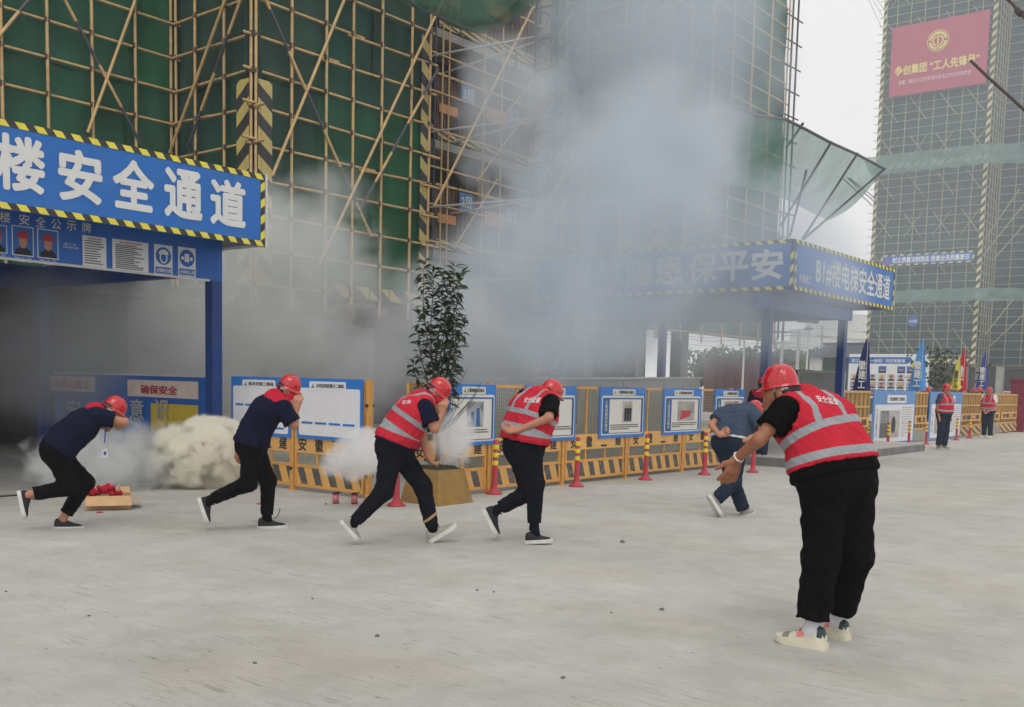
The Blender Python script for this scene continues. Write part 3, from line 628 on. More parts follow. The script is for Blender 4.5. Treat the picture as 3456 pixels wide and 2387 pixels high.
p = q5(530, 575); text('caption', '施工员', (p[0], YN, p[2]+.03), X_, Z_, .16, .024, m_letter, npn, 0, .004); text('caption', '13965091504', (p[0]-.01, YN, p[2]-.008), X_, Z_, .2, .024, m_letter, npn, 0, .004)
def rule_sheet(zx0, zx1, zy0, zy1, lines):
    a = q5(zx0, zy1); b = q5(zx1, (zy0+zy1)/2); t = q5(zx0, zy0); W_, H_ = b[0]-a[0], t[2]-a[2]
    s = part('rule_sheet', rect((a[0], YN, a[2]), X_, Z_, 0, W_, 0, H_, .004), m_white, npn)
    text('heading', '施工现场安全制度' if lines > 10 else '施工现场安全纪律', (a[0]+W_*.2, YN, a[2]+H_*.89), X_, Z_, W_*.6, H_*.06, m_red, s, .01, .007)
    rr = random.Random(lines); mb = MB(); o = np.array((a[0], YN-.008, a[2]))
    for k in range(lines):
        bz = H_*(.82-.77*k/lines); e = W_*rr.uniform(.55, .9); c = W_*.08
        while c < e:
            d = rr.uniform(.008, .02); mb.quad(o+(c, 0, bz), o+(c+d, 0, bz), o+(c+d, 0, bz+H_*.032), o+(c, 0, bz+H_*.032)); c += d+.003
    part('print_lines', mb, m_black, s)
rule_sheet(685, 880, 475, 740, 10); rule_sheet(932, 1228, 505, 775, 13)
def ppe_sign(zx0, zx1, zy0, zy1, body, helmet):
    a = q5(zx0, zy1); b = q5(zx1, (zy0+zy1)/2); t = q5(zx0, zy0); W_, H_ = b[0]-a[0], t[2]-a[2]; o = (a[0], YN, a[2])
    s = part('safety_sign', rect(o, X_, Z_, 0, W_, 0, H_, .004), m_white, npn)
    part('disc', rplate(o, X_, Z_, ell(W_/2, H_*.63, W_*.42, W_*.42, 24), .007), m_bluepanel, s)
    if helmet:
        part('pictogram', rplate(o, X_, Z_, ell(W_/2, H_*.58, W_*.22, H_*.2), .009), m_white, s); part('pictogram', rplate(o, X_, Z_, ell(W_/2, H_*.58, W_*.15, H_*.15), .011), m_bluepanel, s)
        part('pictogram', rplate(o, X_, Z_, ell(W_/2, H_*.68, W_*.27, H_*.17, 14, 0, 180), .012), m_white, s)
    else:
        part('pictogram', rplate(o, X_, Z_, [(W_*.36, H_*.5), (W_*.62, H_*.5), (W_*.62, H_*.78), (W_*.36, H_*.78)], .009), m_white, s)
        for c in (.25, .74): part('pictogram', rplate(o, X_, Z_, ell(W_*c, H_*.62, W_*.09, H_*.06), .009), m_white, s)
    part('caption_bar', rect(o, X_, Z_, W_*.06, W_*.94, H_*.04, H_*.26, .007), m_bluepanel, s)
    text('lettering', body, (a[0]+W_*.1, YN, a[2]+H_*.08), X_, Z_, W_*.8, H_*.14, m_white, s, .02, .01)
ppe_sign(1277, 1428, 548, 798, '必须戴安全帽', True); ppe_sign(1475, 1620, 570, 812, '必须持证上岗', False)
# poster screens at the back of the passage
m_peach = mat('poster_peach', rgb(225, 205, 195), 0.6, 0.08); m_pyel = mat('poster_yellow', rgb(214, 186, 60), 0.6, 0.1); m_silver = mat('cut_letter', (0.55, 0.56, 0.56), 0.3, 0.05, metal=.3)
XQ = 8.97; zq = 1.5; yq0, yq1 = 17.2, 12.58
ps = thing('poster_screen', 'blue poster screen with peach strips and silver characters inside the passage', 'poster', (XQ, yq1, 0))
part('panel', MB().box(XQ, XQ+.03, yq1, yq0, .08, zq), m_bluepanel, ps); part('frame', MB().box(XQ-.02, XQ+.05, yq1-.03, yq1-.002, .06, zq+.02).box(XQ-.02, XQ+.05, yq1-.002, yq0, zq+.002, zq+.03), m_steelw, ps)
def qp(zx, zy): return PX(zx/2.4556, 1200+zy/2.4556, XQ)
def strip(n_, z0, z1, m): a, b = qp(*z0), qp(*z1); part(n_, rect((XQ, a[1], a[2]), MY_, Z_, 0, a[1]-b[1], 0, b[2]-a[2], .006), m, ps); return a, b
a, b = strip('title_strip', (345, 285), (790, 180), m_peach); text('lettering', '上班细心施工', (XQ, a[1]-.2, a[2]+.05), MY_, Z_, (a[1]-b[1])*.8, .15, m_red, ps, .03, .012)
a, b = strip('title_strip', (1060, 335), (1645, 218), m_peach); c0, c1 = qp(1170, 300), qp(1475, 300); text('lettering', '确保安全', (XQ, c0[1], a[2]+.045), MY_, Z_, c0[1]-c1[1], .14, m_red, ps, .03, .012)
a, b = strip('picture', (1255, 700), (1645, 415), m_pyel); part('print', rplate((XQ, a[1], a[2]), MY_, Z_, ell(.42, .18, .05, .1), .009), m_red, ps)
for ch, zx in (('安', 560), ('全', 880), ('意', 1085), ('识', 1290)): a, b = qp(zx, 530), qp(zx+115, 365); text('character', ch, (XQ, a[1], a[2]), MY_, Z_, a[1]-b[1], b[2]-a[2], m_silver, ps, .015, .02)
# second canopy: lift passage of the far wing
CX0, CX1, CY0, CY1, CZ0, CZ1 = 18.6, 24.3, 8.0, 14.1, 3.41, 4.35
c2 = thing('safety_canopy', 'smoke veiled blue lift passage canopy on square posts beyond the fence', 'canopy', (CX0, CY0, 0))
part('roof', MB().box(CX0+.05, CX1-.05, CY0+.06, CY1, CZ1-.08, CZ1-.03).box(CX0+.05, CX1-.05, CY0+.06, CY1, CZ0+.01, CZ0+.05), m_bluepost, c2)
for x, y in ((23.6, 8.9), (19.5, 8.9), (23.6, 13.7), (19.5, 13.7)):
    part('post', MB().box(x-.085, x+.085, y-.085, y+.085, .2, CZ0-.25), m_bluepost, c2)
part('beam', MB().box(CX0+.3, CX1-.3, 8.83, 8.97, CZ0-.25, CZ0), m_bluepanel, c2); part('beam', MB().box(CX0+.3, CX1-.3, 13.6, 13.75, CZ0-.25, CZ0), m_bluepanel, c2)
part('beam', MB().box(23.53, 23.67, 8.98, 13.6, CZ0-.25, CZ0), m_bluepanel, c2); part('beam', MB().box(19.43, 19.57, 8.98, 13.6, CZ0-.25, CZ0), m_bluepanel, c2)
m_debris = mat('roof_sheet', rgb(120, 128, 132), 0.6, 0.2)
for x, s in ((18.9, .3), (20.3, .22), (21.6, .2), (22.5, .3)): part('roof_flap', MB().tri((x, CY0+.3, CZ1), (x+s*1.6, CY0+.3, CZ1), (x+s, CY0+.5, CZ1+s*.5)).tri((x, CY0+.8, CZ1), (x+s*1.6, CY0+.8, CZ1), (x+s, CY0+.5, CZ1+s*.5)), m_debris, c2)
s2 = thing('canopy_sign', 'blue sign reading the lift passage name on the long side of the far canopy', 'sign', (CX0, CY0, CZ0))
part('panel', MB().box(CX0, CX1, CY0, CY0+.04, CZ0, CZ1), m_blue, s2); tape_edges(s2, (CX0, CY0, CZ0), X_, Z_, CX1-CX0, CZ1-CZ0, .07, .004, .24)
def qc(zx, zy): return PY(2500+zx/2.66, 650+zy/2.66, CY0)
a, b = qc(670, 800), qc(1340, 800); text('lettering', 'B1#楼电梯安全通道', (a[0], CY0, CZ0+.2), X_, Z_, b[0]-a[0], .56, m_letter, s2, .02, .006)
a, b = qc(520, 830), qc(630, 830); text('lettering', '安徽建工', (a[0], CY0, CZ0+.16), X_, Z_, b[0]-a[0], .16, m_letter, s2, .01, .006)
s3 = thing('canopy_sign', 'blue slogan sign half hidden by smoke on the end of the far canopy', 'sign', (CX0, CY0+.05, CZ0))
part('panel', MB().box(CX0-.04, CX0-.002, CY0-.002, CY1, CZ0, CZ1), m_blue, s3); tape_edges(s3, (CX0-.04, CY1, CZ0), MY_, Z_, CY1-CY0, CZ1-CZ0, .07, .004, .24)
for i, ch in enumerate('消除隐患保平安'): 
    px = 1955+ (2330-1955)*i/4 if i < 4 else 0
    cxp = (1960, 2065, 2165, 2262, 2375, 2478, 2592)[i]; yy = PX(cxp, 890, CX0)[1]; text('character', ch, (CX0-.04, yy+.33, CZ0+.2), MY_, Z_, .66, .58, m_letter, s3, .03, .006)
part('logo', MB().tri((CX0-.05, CY1-.85, CZ0+.35), (CX0-.05, CY1-1.15, CZ0+.35), (CX0-.05, CY1-1.05, CZ0+.8)), m_red, s3)

# ================================================================ fences
m_kick = stripe_mat('kick_stripe', rgb(214, 164, 92), rgb(74, 78, 82), (3.4, 3.4, 1.3), 0.6, 0.5, 0.52)
m_fconc = mat('fence_kerb', rgb(150, 148, 140), 0.9, 0.2)
FH = 1.5
_pan = {}
def panel_mesh(W):
    if W in _pan: return _pan[W]
    fr = MB(); t = .02
    for a in (t, W-t): fr.box(a-t, a+t, -t, t, .06, FH)
    _pan[W] = {}
    d = _pan[W]
    d['stile'] = MB().box(-.02, .02, -.02, .02, .06, FH).mesh('stile', m_fence)
    d['rail'] = MB().box(.04, W-.04, -.018, .018, -.02, .02).mesh('rail', m_fence)
    d['upright'] = MB().box(-.015, .015, -.014, .014, .33, FH-.04).mesh('upright', m_fence)
    wm = MB(); r = .0022; k = .06
    while k < W-.05: wm.box(k-r, k+r, -.004-r, -.004+r, .34, FH-.03); k += .05
    z = .36
    while z < FH-.04: wm.box(.04, W-.04, .001-r, .001+r, z-r, z+r); z += .05
    d['wire'] = wm.mesh('wire_mesh', m_wire)
    d['kick'] = MB().box(.04, W-.04, -.012, .004, .1, .33).mesh('kick_plate', m_kick)
    d['board'] = MB().box(.04, W-.04, -.026, -.019, .52, .76).mesh('name_board', m_board)
    return d
def site_fence(p, ang, W, label, group, words='安徽二建', nm="site_fence", boards=True):
    mw = Matrix.Translation(p) @ Matrix.Rotation(ang, 4, 'Z'); d = panel_mesh(W)
    e = bpy.data.objects.new(nm, None); C.objects.link(e); e.matrix_world = mw; PINV[e.name] = mw.inverted(); tag(e, label, 'fence', group)
    def put(n_, key, lx=0, lz=0): return link(n_, d[key], e, mw @ Matrix.Translation((lx, 0, lz)))
    put('stile', 'stile', .02); put('stile', 'stile', W-.02); put('top_rail', 'rail', 0, FH-.02); put('bottom_rail', 'rail', 0, .08); put('middle_rail', 'rail', 0, .345)
    for k in (1, 2): put('upright', 'upright', W*k/3)
    w_ = put('wire_mesh', 'wire'); w_['kind'] = 'stuff'; put('kick_plate', 'kick')
    if boards:
        nb = put('name_board', 'board')
        R = mw.to_3x3(); u = np.array(R @ Vector((1, 0, 0)))
        for i, ch in enumerate(words):
            q = mw @ Vector((W*(i+.5)/4-.085, -.027, .55)); o_ = text('character', ch, q, u, Z_, .17, .18, m_black, nb, .02, .003)
    return e
FX = 9.08
gL = 'yellow mesh fence panels beside the passage'; gR = 'yellow mesh fence panels along the yard'; gF = 'yellow fence panels on the far side'
# run towards the viewer (x = 9.08), panels from the canopy post to the corner
site_fence((FX, 12.35, 0), -math.pi/2, 1.35, 'yellow mesh fence panel between the blue post and the first white board', gL)
site_fence((FX, 10.93, 0), -math.pi/2, 1.35, 'yellow mesh fence panel carrying the wide white board at the corner', gL)
_post = MB().box(-.03, .03, -.03, .03, 0, FH+.03).box(-.06, .06, -.06, .06, 0, .012).mesh('post', m_fence)
_cl = MB().box(-.07, .07, -.012, .012, -.02, .02).mesh('bracket', m_tapeblack)
def fence_post(x, y, label, group):
    e = thing('fence_post', label, 'fence post', (x, y, 0), group); link('post', _post, e, Matrix.Translation((x, y, 0)))
    for z in (.3, 1.2): link('bracket', _cl, e, Matrix.Translation((x, y, z)))
fence_post(FX, 9.5, 'yellow square fence post standing alone at the fence corner', 'fence corner post'); fence_post(FX, 10.98, 'yellow square fence post between the two white boards', 'fence post between white boards')
FY = 9.0; xs = [9.2, 10.86, 12.62, 14.42, 16.34, 18.2]
names = ['behind the potted shrub', 'beside the first striped bollard', 'beside the second striped bollard', 'beside the third striped bollard', 'next to the raised slab']
for i in range(5):
    site_fence((xs[i]+.06, FY, 0), 0, round(xs[i+1]-xs[i]-.12, 3), 'yellow mesh fence panel with striped kick plate ' + names[i], gR, '安徽二建')
    fence_post(xs[i+1], FY, 'yellow square post joining two mesh fence panels along the yard', gR+' posts')
# ---------------------------------------------------------------- notice boards on the fence
m_bluebd = mat('board_blue', rgb(40, 118, 200), 0.5, 0.05, dirt=.1); m_sheetw = mat('board_white', (0.74, 0.74, 0.76), 0.45, 0.03); m_cream = mat('board_cream', (0.66, 0.65, 0.6), 0.5, 0.03); m_navy = mat('board_navy', rgb(30, 90, 150), 0.5, 0.05)
def lineprint(o, u, v, a0, a1, b_list, h, seed, off, parent, m=None, jag=True):
    rr = random.Random(seed); mb = MB(); o = np.array(o, float); u = np.array(u, float); v = np.array(v, float); n = np.cross(u, v)
    for k, b in enumerate(b_list):
        e = a1-(a1-a0)*(rr.uniform(0, .1) if k < len(b_list)-1 or not jag else rr.uniform(.3, .7)); c = a0
        while c < e:
            d = rr.uniform(.012, .03); P = lambda a, bb: o+a*u+bb*v+off*n
            mb.quad(P(c, b), P(c+d, b), P(c+d, b+h), P(c, b+h)); c += d+.005
    return part('print_lines', mb, m or m_black, parent)
def logo(o, u, v, a, b, s, off, parent, m): 
    o = np.array(o, float); u = np.array(u, float); v = np.array(v, float); n = np.cross(u, v); P = lambda x, y: o+(a+x*s)*u+(b+y*s)*v+off*n
    mb = MB().tri(P(.35, .25), P(.65, .25), P(.5, 1)).quad(P(.15, .12), P(.85, .12), P(.95, .22), P(.05, .22)).quad(P(0, 0), P(1, 0), P(1, .06), P(0, .06)); return part('logo', mb, m, parent)
def code_board(y0, y1, z0, z1, title, label, ncol, rows_):
    xb = FX-.035; o = (xb, y0, z0); u, v = MY_, Z_; W, H = y0-y1, z1-z0
    e = thing('notice_board', label, 'notice board', (xb, y0, z0))
    part('panel', rect(o, u, v, 0, W, 0, H, 0, .012), m_bluebd, e)
    part('white_sheet', rplate(o, u, v, rrect(W*.035, W*.965, H*.06, H*.84, .03), .015), m_sheetw, e); part('title_plate', rplate(o, u, v, rrect(W*.2, W*.76, H*.8, H*.95, .025), .017), m_sheetw, e)
    logo(o, u, v, W*.23, H*.845, .07, .02, e, m_black); text('lettering', title, (xb, y0-W*.31, z0+H*.85), u, v, W*.42, H*.065, m_black, e, .02, .02)
    for r in rows_:
        for c in range(ncol): 
            a = W*(.08+.85*c/ncol); part('caption_bar', rect(o, u, v, a, a+W*.85/ncol*.82, H*r, H*(r+.035), .019), m_bluebd, e)
code_board(PX(783, 1270, FX-.035)[1], PX(983, 1270, FX-.035)[1], .71, 1.53, '技术交底二维码', 'blue edged white board behind the crouching man in the navy shirt', 5, (.5, .13))
code_board(PX(1005, 1277, FX-.035)[1], PX(1227, 1283, FX-.035)[1], .72, 1.53, '公司及项目简介二维码', 'blue edged white board with one row of captions at the fence corner', 4, (.25,))
def photo_mat(name, cols, sc_, seed):
    m = bpy.data.materials.new(name); m.use_nodes = True; n = m.node_tree.nodes; l = m.node_tree.links; b = n['Principled BSDF']; b.inputs['Roughness'].default_value = .45
    g = n.new('ShaderNodeNewGeometry'); no = n.new('ShaderNodeTexNoise'); no.noise_dimensions = '4D'; no.inputs['W'].default_value = seed*3.1; no.inputs['Scale'].default_value = sc_; no.inputs['Detail'].default_value = 4; no.inputs['Distortion'].default_value = .8
    cr = n.new('ShaderNodeValToRGB'); cr.color_ramp.interpolation = 'LINEAR'
    while len(cr.color_ramp.elements) < len(cols): cr.color_ramp.elements.new(.5)
    for k, c in enumerate(cols): cr.color_ramp.elements[k].position = .3+.4*k/(len(cols)-1); cr.color_ramp.elements[k].color = (*c, 1)
    l.new(g.outputs['Position'], no.inputs['Vector']); l.new(no.outputs['Fac'], cr.inputs[0]); l.new(cr.outputs[0], b.inputs['Base Color']); return m
PH = [photo_mat('photo_grey', [(.08,.09,.1), (.3,.32,.34), (.5,.5,.5)], 5, 1), photo_mat('photo_site', [(.05,.05,.05), (.25,.22,.18), (.45,.42,.4)], 6, 2), photo_mat('photo_wall', [(.3,.3,.3), (.45,.44,.42), (.52,.5,.48)], 4, 3), photo_mat('photo_floor', [(.22,.2,.19), (.36,.33,.31), (.42,.4,.38)], 5, 4), photo_mat('photo_red', [(.2,.14,.13), (.4,.3,.28), (.3,.3,.3)], 6, 5)]
def work_board(x0, x1, z0, z1, kind, label):
    yb = FY-.035; o = (x0, yb, z0); u, v = X_, Z_; W, H = x1-x0, z1-z0; e = thing('notice_board', label, 'notice board', (x0, yb, z0), 'quality boards along the yard fence')
    part('panel', rect(o, u, v, 0, W, 0, H, 0, .012), m_bluebd, e); part('title_plate', rplate(o, u, v, rrect(W*.26, W*.76, H*.84, H*.96, .02), .017), m_cream, e)
    logo(o, u, v, W*.29, H*.87, .06, .02, e, m_black); text('lettering', '工程质量亮点做法', (x0+W*.37, yb, z0+H*.87), u, v, W*.36, H*.065, m_black, e, .02, .02)
    part('white_frame', rplate(o, u, v, rrect(W*.04, W*.96, H*.06, H*.83, .03), .014), m_cream, e); part('blue_field', rplate(o, u, v, rrect(W*.06, W*.94, H*.085, H*.79, .02), .016), m_navy, e)
    a0, a1 = (W*.07, W*.9) if kind == 0 else (W*.2, W*.9)
    sh = part('white_sheet', rect(o, u, v, a0, a1, H*.1, H*.76, .018), m_cream, e)
    if kind: text('lettering', '工\n程\n质\n量\n亮\n点\n做\n法', (x0+W*.1, yb, z0+H*.14), u, v, W*.06, H*.58, m_cream, e, .01, .02)
    mb = MB(); oo = np.array(o)
    for k in range(14):
        b = H*(.1+.66*k/14); mb.quad(oo+(W*.915, -.02, b), oo+(W*.94, -.02, b+H*.03), oo+(W*.94, -.02, b+H*.055), oo+(W*.915, -.02, b+H*.025))
    part('print_stripes', mb, m_black, e)
    pw, px = {0: (.36, .36), 1: (.34, .3), 2: (.22, .48), 3: (.44, .36), 4: (.5, .3)}[kind]
    pa, pb_, ph_ = W*px, H*.3, H*.42
    pic = part('photograph', rect(o, u, v, pa, pa+W*pw, pb_, pb_+ph_, .021), PH[kind], sh)
    if kind == 2:
        for k in range(3): part('print', rplate(o, u, v, [(pa+W*(.04+.055*k), pb_+.02), (pa+W*(.085+.055*k), pb_+.02), (pa+W*(.09+.055*k), pb_+ph_*.68), (pa+W*(.035+.055*k), pb_+ph_*.68)], .023), m_clothp, pic); part('print', rplate(o, u, v, ell(pa+W*(.062+.055*k), pb_+ph_*.76, .018, .03), .024), m_skinp, pic)
    if kind == 3: part('print', rplate(o, u, v, [(pa+W*.06, pb_+.02), (pa+W*.3, pb_+.07), (pa+W*.36, pb_+ph_*.5), (pa+W*.1, pb_+ph_*.55)], .023), m_red, pic)
    if kind in (0, 1):
        for k in range(2): part('print', rplate(o, u, v, [(pa+W*(.08+.12*k), pb_+.01), (pa+W*(.16+.12*k), pb_+.01), (pa+W*(.15+.12*k), pb_+ph_*(.6+.15*k)), (pa+W*(.09+.12*k), pb_+ph_*(.6+.15*k))], .023), m_cream if kind else m_navy, pic)
    lineprint(o, u, v, a0+.03, a1-.03, [H*.245, H*.205, H*.165], H*.018, kind, .021, sh)
for (x0, x1), kd, lb in (((9.98, 10.95), 0, 'blue quality board behind the potted shrub, its picture pale and grey'), ((11.61, 12.9), 1, 'blue quality board behind the man with hands clasped at his back'), ((13.55, 14.93), 2, 'blue quality board whose picture shows three standing figures'), ((15.54, 16.93), 3, 'blue quality board whose picture shows a red patch on ground'), ((17.45, 18.72), 4, 'blue quality board at the fence end beside the raised slab')):
    work_board(x0, x1, .68, 1.5, kd, lb)
# ---------------------------------------------------------------- far fence, its boards, booth
FFY = 9.68
m_ffence = mat('far_fence', rgb(206, 160, 92), 0.65, 0.12, 6, dirt=.3)
segs = [(25.6, 27.9), (31.75, 33.1), (36.8, 39.5), (39.6, 42.3), (42.4, 45.1)]
fl_ = ['before the photo wall with an extinguisher plate', 'between the two tall drawing boards', 'beyond the second tall board', 'behind the man in the white sleeved shirt', 'beside the dark red booth']
for i, (x0, x1) in enumerate(segs):
    e = thing("site_fence", 'weathered yellow site fence panel ' + fl_[i], 'fence', (x0, FFY, 0), gF); n = max(4, int((x1-x0)/.3))
    for k in range(n+1): blk('upright', x0+(x1-x0)*k/n-.02, x0+(x1-x0)*k/n+.02, FFY-.02, FFY+.02, .05, 1.52, m_ffence, e)
    for z in (.1, .4, 1.1, 1.5): blk('rail', x0-.02, x1+.02, FFY-.028, FFY-.022, z-.03, z+.03, m_ffence, e)
    blk('name_board', x0+.1, x1-.1, FFY-.05, FFY-.03, .55, .82, m_board, e); text('lettering', '安徽二建', (x0+.25, FFY-.052, .6), X_, Z_, x1-x0-.5, .17, m_black, e, .02)
    blk('mesh_sheet', x0, x1, FFY+.03, FFY+.035, .42, 1.48, mat('far_mesh', rgb(150, 132, 96), .8, .2), e); blk('kick_plate', x0, x1, FFY-.05, FFY-.032, .06, .36, m_fconc if i % 2 else m_kick, e)
for (x0, x1), lb, kd in (((28.0, 31.66), 'tall blue and white drawing board with a dark tunnel picture', 0), ((33.15, 36.75), 'tall blue and white drawing board behind the man in the red vest', 1)):
    yb = FFY-.06; o = (x0, yb, .03); W, H = x1-x0, 1.52; e = thing('notice_board', lb, 'notice board', (x0, yb, 0)); u, v = X_, Z_
    part('panel', rect(o, u, v, 0, W, 0, H, 0, .03), mat('far_blue', rgb(92, 140, 196), .5, .05), e); part('white_sheet', rect(o, u, v, W*.04, W*.97, H*.04, H*.74, .034), m_sheetw, e); part('title_plate', rplate(o, u, v, rrect(W*.3, W*.76, H*.77, H*.92, .04), .034), m_sheetw, e)
    text('lettering', '安全教育工艺展示', (x0+W*.36, yb, .03+H*.81), u, v, W*.36, H*.07, m_black, e, .02, .04)
    pic = part('photograph', rect(o, u, v, W*.15, W*.62, H*.12, H*.63, .038), PH[2+kd], e)
    if not kd:
        part('print', rplate(o, u, v, [(W*.16, H*.13), (W*.36, H*.13), (W*.36, H*.62), (W*.17, H*.62)], .041), mat('print_grey', (.12, .13, .14), .6, .2), pic); part('print', rplate(o, u, v, ell(W*.47, H*.36, W*.05, H*.16), .041), m_black, pic)
        mb = MB(); oo = np.array(o)
        for k in range(6): mb.quad(oo+(W*(.17+.032*k), -.043, H*.4), oo+(W*(.177+.032*k), -.043, H*.4), oo+(W*(.177+.032*k), -.043, H*.6), oo+(W*(.17+.032*k), -.043, H*.6))
        part('print', mb, m_letter, pic)
    lineprint(o, u, v, W*.66, W*.94, [H*(.68-.045*k) for k in range(13)], H*.013, 7+kd, .038, e, mat('print_grey2', (.3, .3, .32), .6, .1))
    text('lettering', '工\n艺\n展\n示', (x0+W*.07, yb, .03+H*.15), u, v, W*.03, H*.5, m_navy, e, .01, .038)
m_booth = mat('booth_red', rgb(128, 40, 62), .5, .12, 4, dirt=.2); m_boothd = mat('booth_dark', rgb(54, 34, 54), .4, .1); m_pink = mat('booth_pink', rgb(190, 130, 140), .5, .1)
bx0, bx1, bz = 45.3, 47.6, 2.05; bo = thing('booth', 'dark red steel gate booth with open doorway at the end of the far fence', 'booth', (bx0, 10.4, 0))
part('wall', MB().box(bx0, bx0+.06, 9.4, 9.98, 0, bz).box(bx1-.06, bx1, 9.4, 9.98, 0, bz).box(bx0+.07, bx1-.07, 9.9, 9.98, 0, bz), m_booth, bo); part('roof', MB().box(bx0-.05, bx1+.05, 9.35, 10.03, bz+.003, bz+.1), m_booth, bo)
part('front_frame', MB().box(bx0+.07, bx0+.3, 9.38, 9.44, 0, bz-.003).box(bx1-.3, bx1-.07, 9.38, 9.44, 0, bz-.003).box(bx0+.31, bx1-.31, 9.38, 9.44, 1.75, bz-.003), m_pink, bo); part('door', MB().box(bx0+.32, bx1-.32, 9.5, 9.54, .35, 1.74), m_boothd, bo); part('front_panel', MB().box(bx0+.32, bx1-.32, 9.4, 9.48, .03, .34), m_pink, bo)
rbn = thing('roadside_banner', 'red banner with white characters hung on a rail beyond the booth', 'banner', (49, 11, 0))
part('cloth', MB().box(49, 56, 11, 11.03, .75, 1.6), m_red, rbn); text('lettering', '安全第一\n预防为主', (49.2, 11, .85), X_, Z_, 2.6, .65, m_white, rbn, .02, .01); part('rail', MB().box(49, 56, 11.05, 11.1, 0, 1.65), m_steelw, rbn)
# ---------------------------------------------------------------- bollards
m_bred = mat('bollard_red', rgb(180, 54, 68), .5, .1, dirt=.2, dirtcol=(.3,.2,.2)); m_byel = mat('bollard_yellow', rgb(222, 210, 60), .4, .08)
def lathe(prof, n=14):
    s = MB()
    for r, z in prof:
        for k in range(n): s.v.append((r*math.cos(6.28318*k/n), r*math.sin(6.28318*k/n), z))
    for j in range(len(prof)-1):
        for k in range(n): a = j*n+k; b = j*n+(k+1) % n; s.f.append((a, b, b+n, a+n))
    s.f.append(tuple(range(n-1, -1, -1))); s.f.append(tuple(range((len(prof)-1)*n, len(prof)*n))); return s
_bp = lathe([(.115, .0), (.115, .012), (.1, .028), (.06, .05), (.043, .09), (.04, .18), (.038, .45), (.036, .735), (.03, .745), (.01, .748)]).mesh('post', m_bred, True)
_bb = lathe([(.040, -.032), (.0405, -.03), (.0400, .03), (.0395, .032)]).mesh('reflective_band', m_byel, True)
def bollard(x, y, label, group, tilt=(0, 0), sc_=1.0):
    mw = Matrix.Translation((x, y, 0)) @ Euler((tilt[0], tilt[1], 0)).to_matrix().to_4x4() @ Matrix.Scale(sc_, 4)
    e = bpy.data.objects.new('bollard', None); C.objects.link(e); e.matrix_world = mw; PINV[e.name] = mw.inverted(); tag(e, label, 'bollard', group); link('post', _bp, e, mw)
    for z in (.43, .54, .65): link('reflective_band', _bb, e, mw @ Matrix.Translation((0, 0, z)))
nb = [(1667, 1668, 'red and yellow banded bollard beside the man with hands behind his back'), (1945, 1643, 'red and yellow banded bollard before the board with three figures'), (2177, 1620, 'red and yellow banded bollard between the last two quality boards'), (2377, 1603, 'red and yellow banded bollard on a dark base beside the bending runner'), (2540, 1595, 'red and yellow banded bollard at the kerb of the raised slab'), (1337, 1708, 'red bollard base behind the legs of the man in the red vest')]
for i, (x, y, lb) in enumerate(nb): p = G(x, y); bollard(p[0], p[1], lb, 'bollards before the yard fence', (.0, .015 if i % 2 else .035))
for i, (x, y, lb) in enumerate(((2930, 1508, 'beside the end of the first fence panel'), (2995, 1516, 'before the tunnel picture board'), (3066, 1505, 'at the far edge of the tunnel picture board'), (3125, 1500, 'before the panel between the two tall boards'), (3227, 1486, 'at the edge of the second tall board'), (3272, 1480, 'before the fence beyond the second tall board'), (3345, 1470, 'just behind the man with white sleeves'), (3388, 1460, 'at the near corner of the dark red booth'), (3425, 1457, 'at the doorway of the dark red booth'))):
    p = G(x, y); bollard(p[0], p[1], 'small red and yellow banded bollard ' + lb, 'bollards before the far fence', (0, .01), .95)
# ================================================================ people: smooth-union fields polygonised into continuous figures
V3 = lambda p: np.array(p, float)
def nrm(v): v = V3(v); return v/max(np.linalg.norm(v), 1e-9)
def surface_nets(D, org, h):
    S = D < 0
    c = [S[i:S.shape[0]-1+i, j:S.shape[1]-1+j, k:S.shape[2]-1+k] for i in (0, 1) for j in (0, 1) for k in (0, 1)]
    cnt = sum(x.astype(np.int8) for x in c); act = (cnt > 0) & (cnt < 8)
    idx = -np.ones(act.shape, np.int64); I = np.argwhere(act); idx[act] = np.arange(len(I))
    if len(I) == 0: return np.zeros((0, 3)), np.zeros((0, 4), int)
    acc = np.zeros((len(I), 3)); n = np.zeros(len(I)); corners = [(i, j, k) for i in (0, 1) for j in (0, 1) for k in (0, 1)]
    dv = {cr: D[I[:, 0]+cr[0], I[:, 1]+cr[1], I[:, 2]+cr[2]] for cr in corners}
    for a in corners:
        for ax in range(3):
            if a[ax] == 1: continue
            b = list(a); b[ax] = 1; b = tuple(b); da, db = dv[a], dv[b]; m = (da < 0) != (db < 0)
            t = np.where(m, da/np.where(m, da-db, 1), 0); p = np.repeat(np.array([a], float), len(I), 0); p[:, ax] += t
            acc += p*m[:, None]; n += m
    Vv = (I + acc/np.maximum(n, 1)[:, None])*h + org
    F = []
    for ax in range(3):
        o = [0, 1, 2]; o.remove(ax); b, cc = o
        sl0 = [slice(1, -1)]*3; sl0[ax] = slice(0, -1); sl1 = [slice(1, -1)]*3; sl1[ax] = slice(1, None)
        s0, s1 = S[tuple(sl0)], S[tuple(sl1)]; E = np.argwhere(s0 != s1); fl = s0[s0 != s1]
        if len(E) == 0: continue
        base = E.copy(); 
        for q in o: base[:, q] += 1
        def cell(db_, dc):
            q = base.copy(); q[:, b] -= db_; q[:, cc] -= dc; return idx[q[:, 0], q[:, 1], q[:, 2]]
        qd = np.stack([cell(1, 1), cell(0, 1), cell(0, 0), cell(1, 0)], 1)
        flip = fl if ax != 1 else ~fl
        qd[~flip] = qd[~flip][:, ::-1]; F.append(qd)
    return Vv, np.concatenate(F)
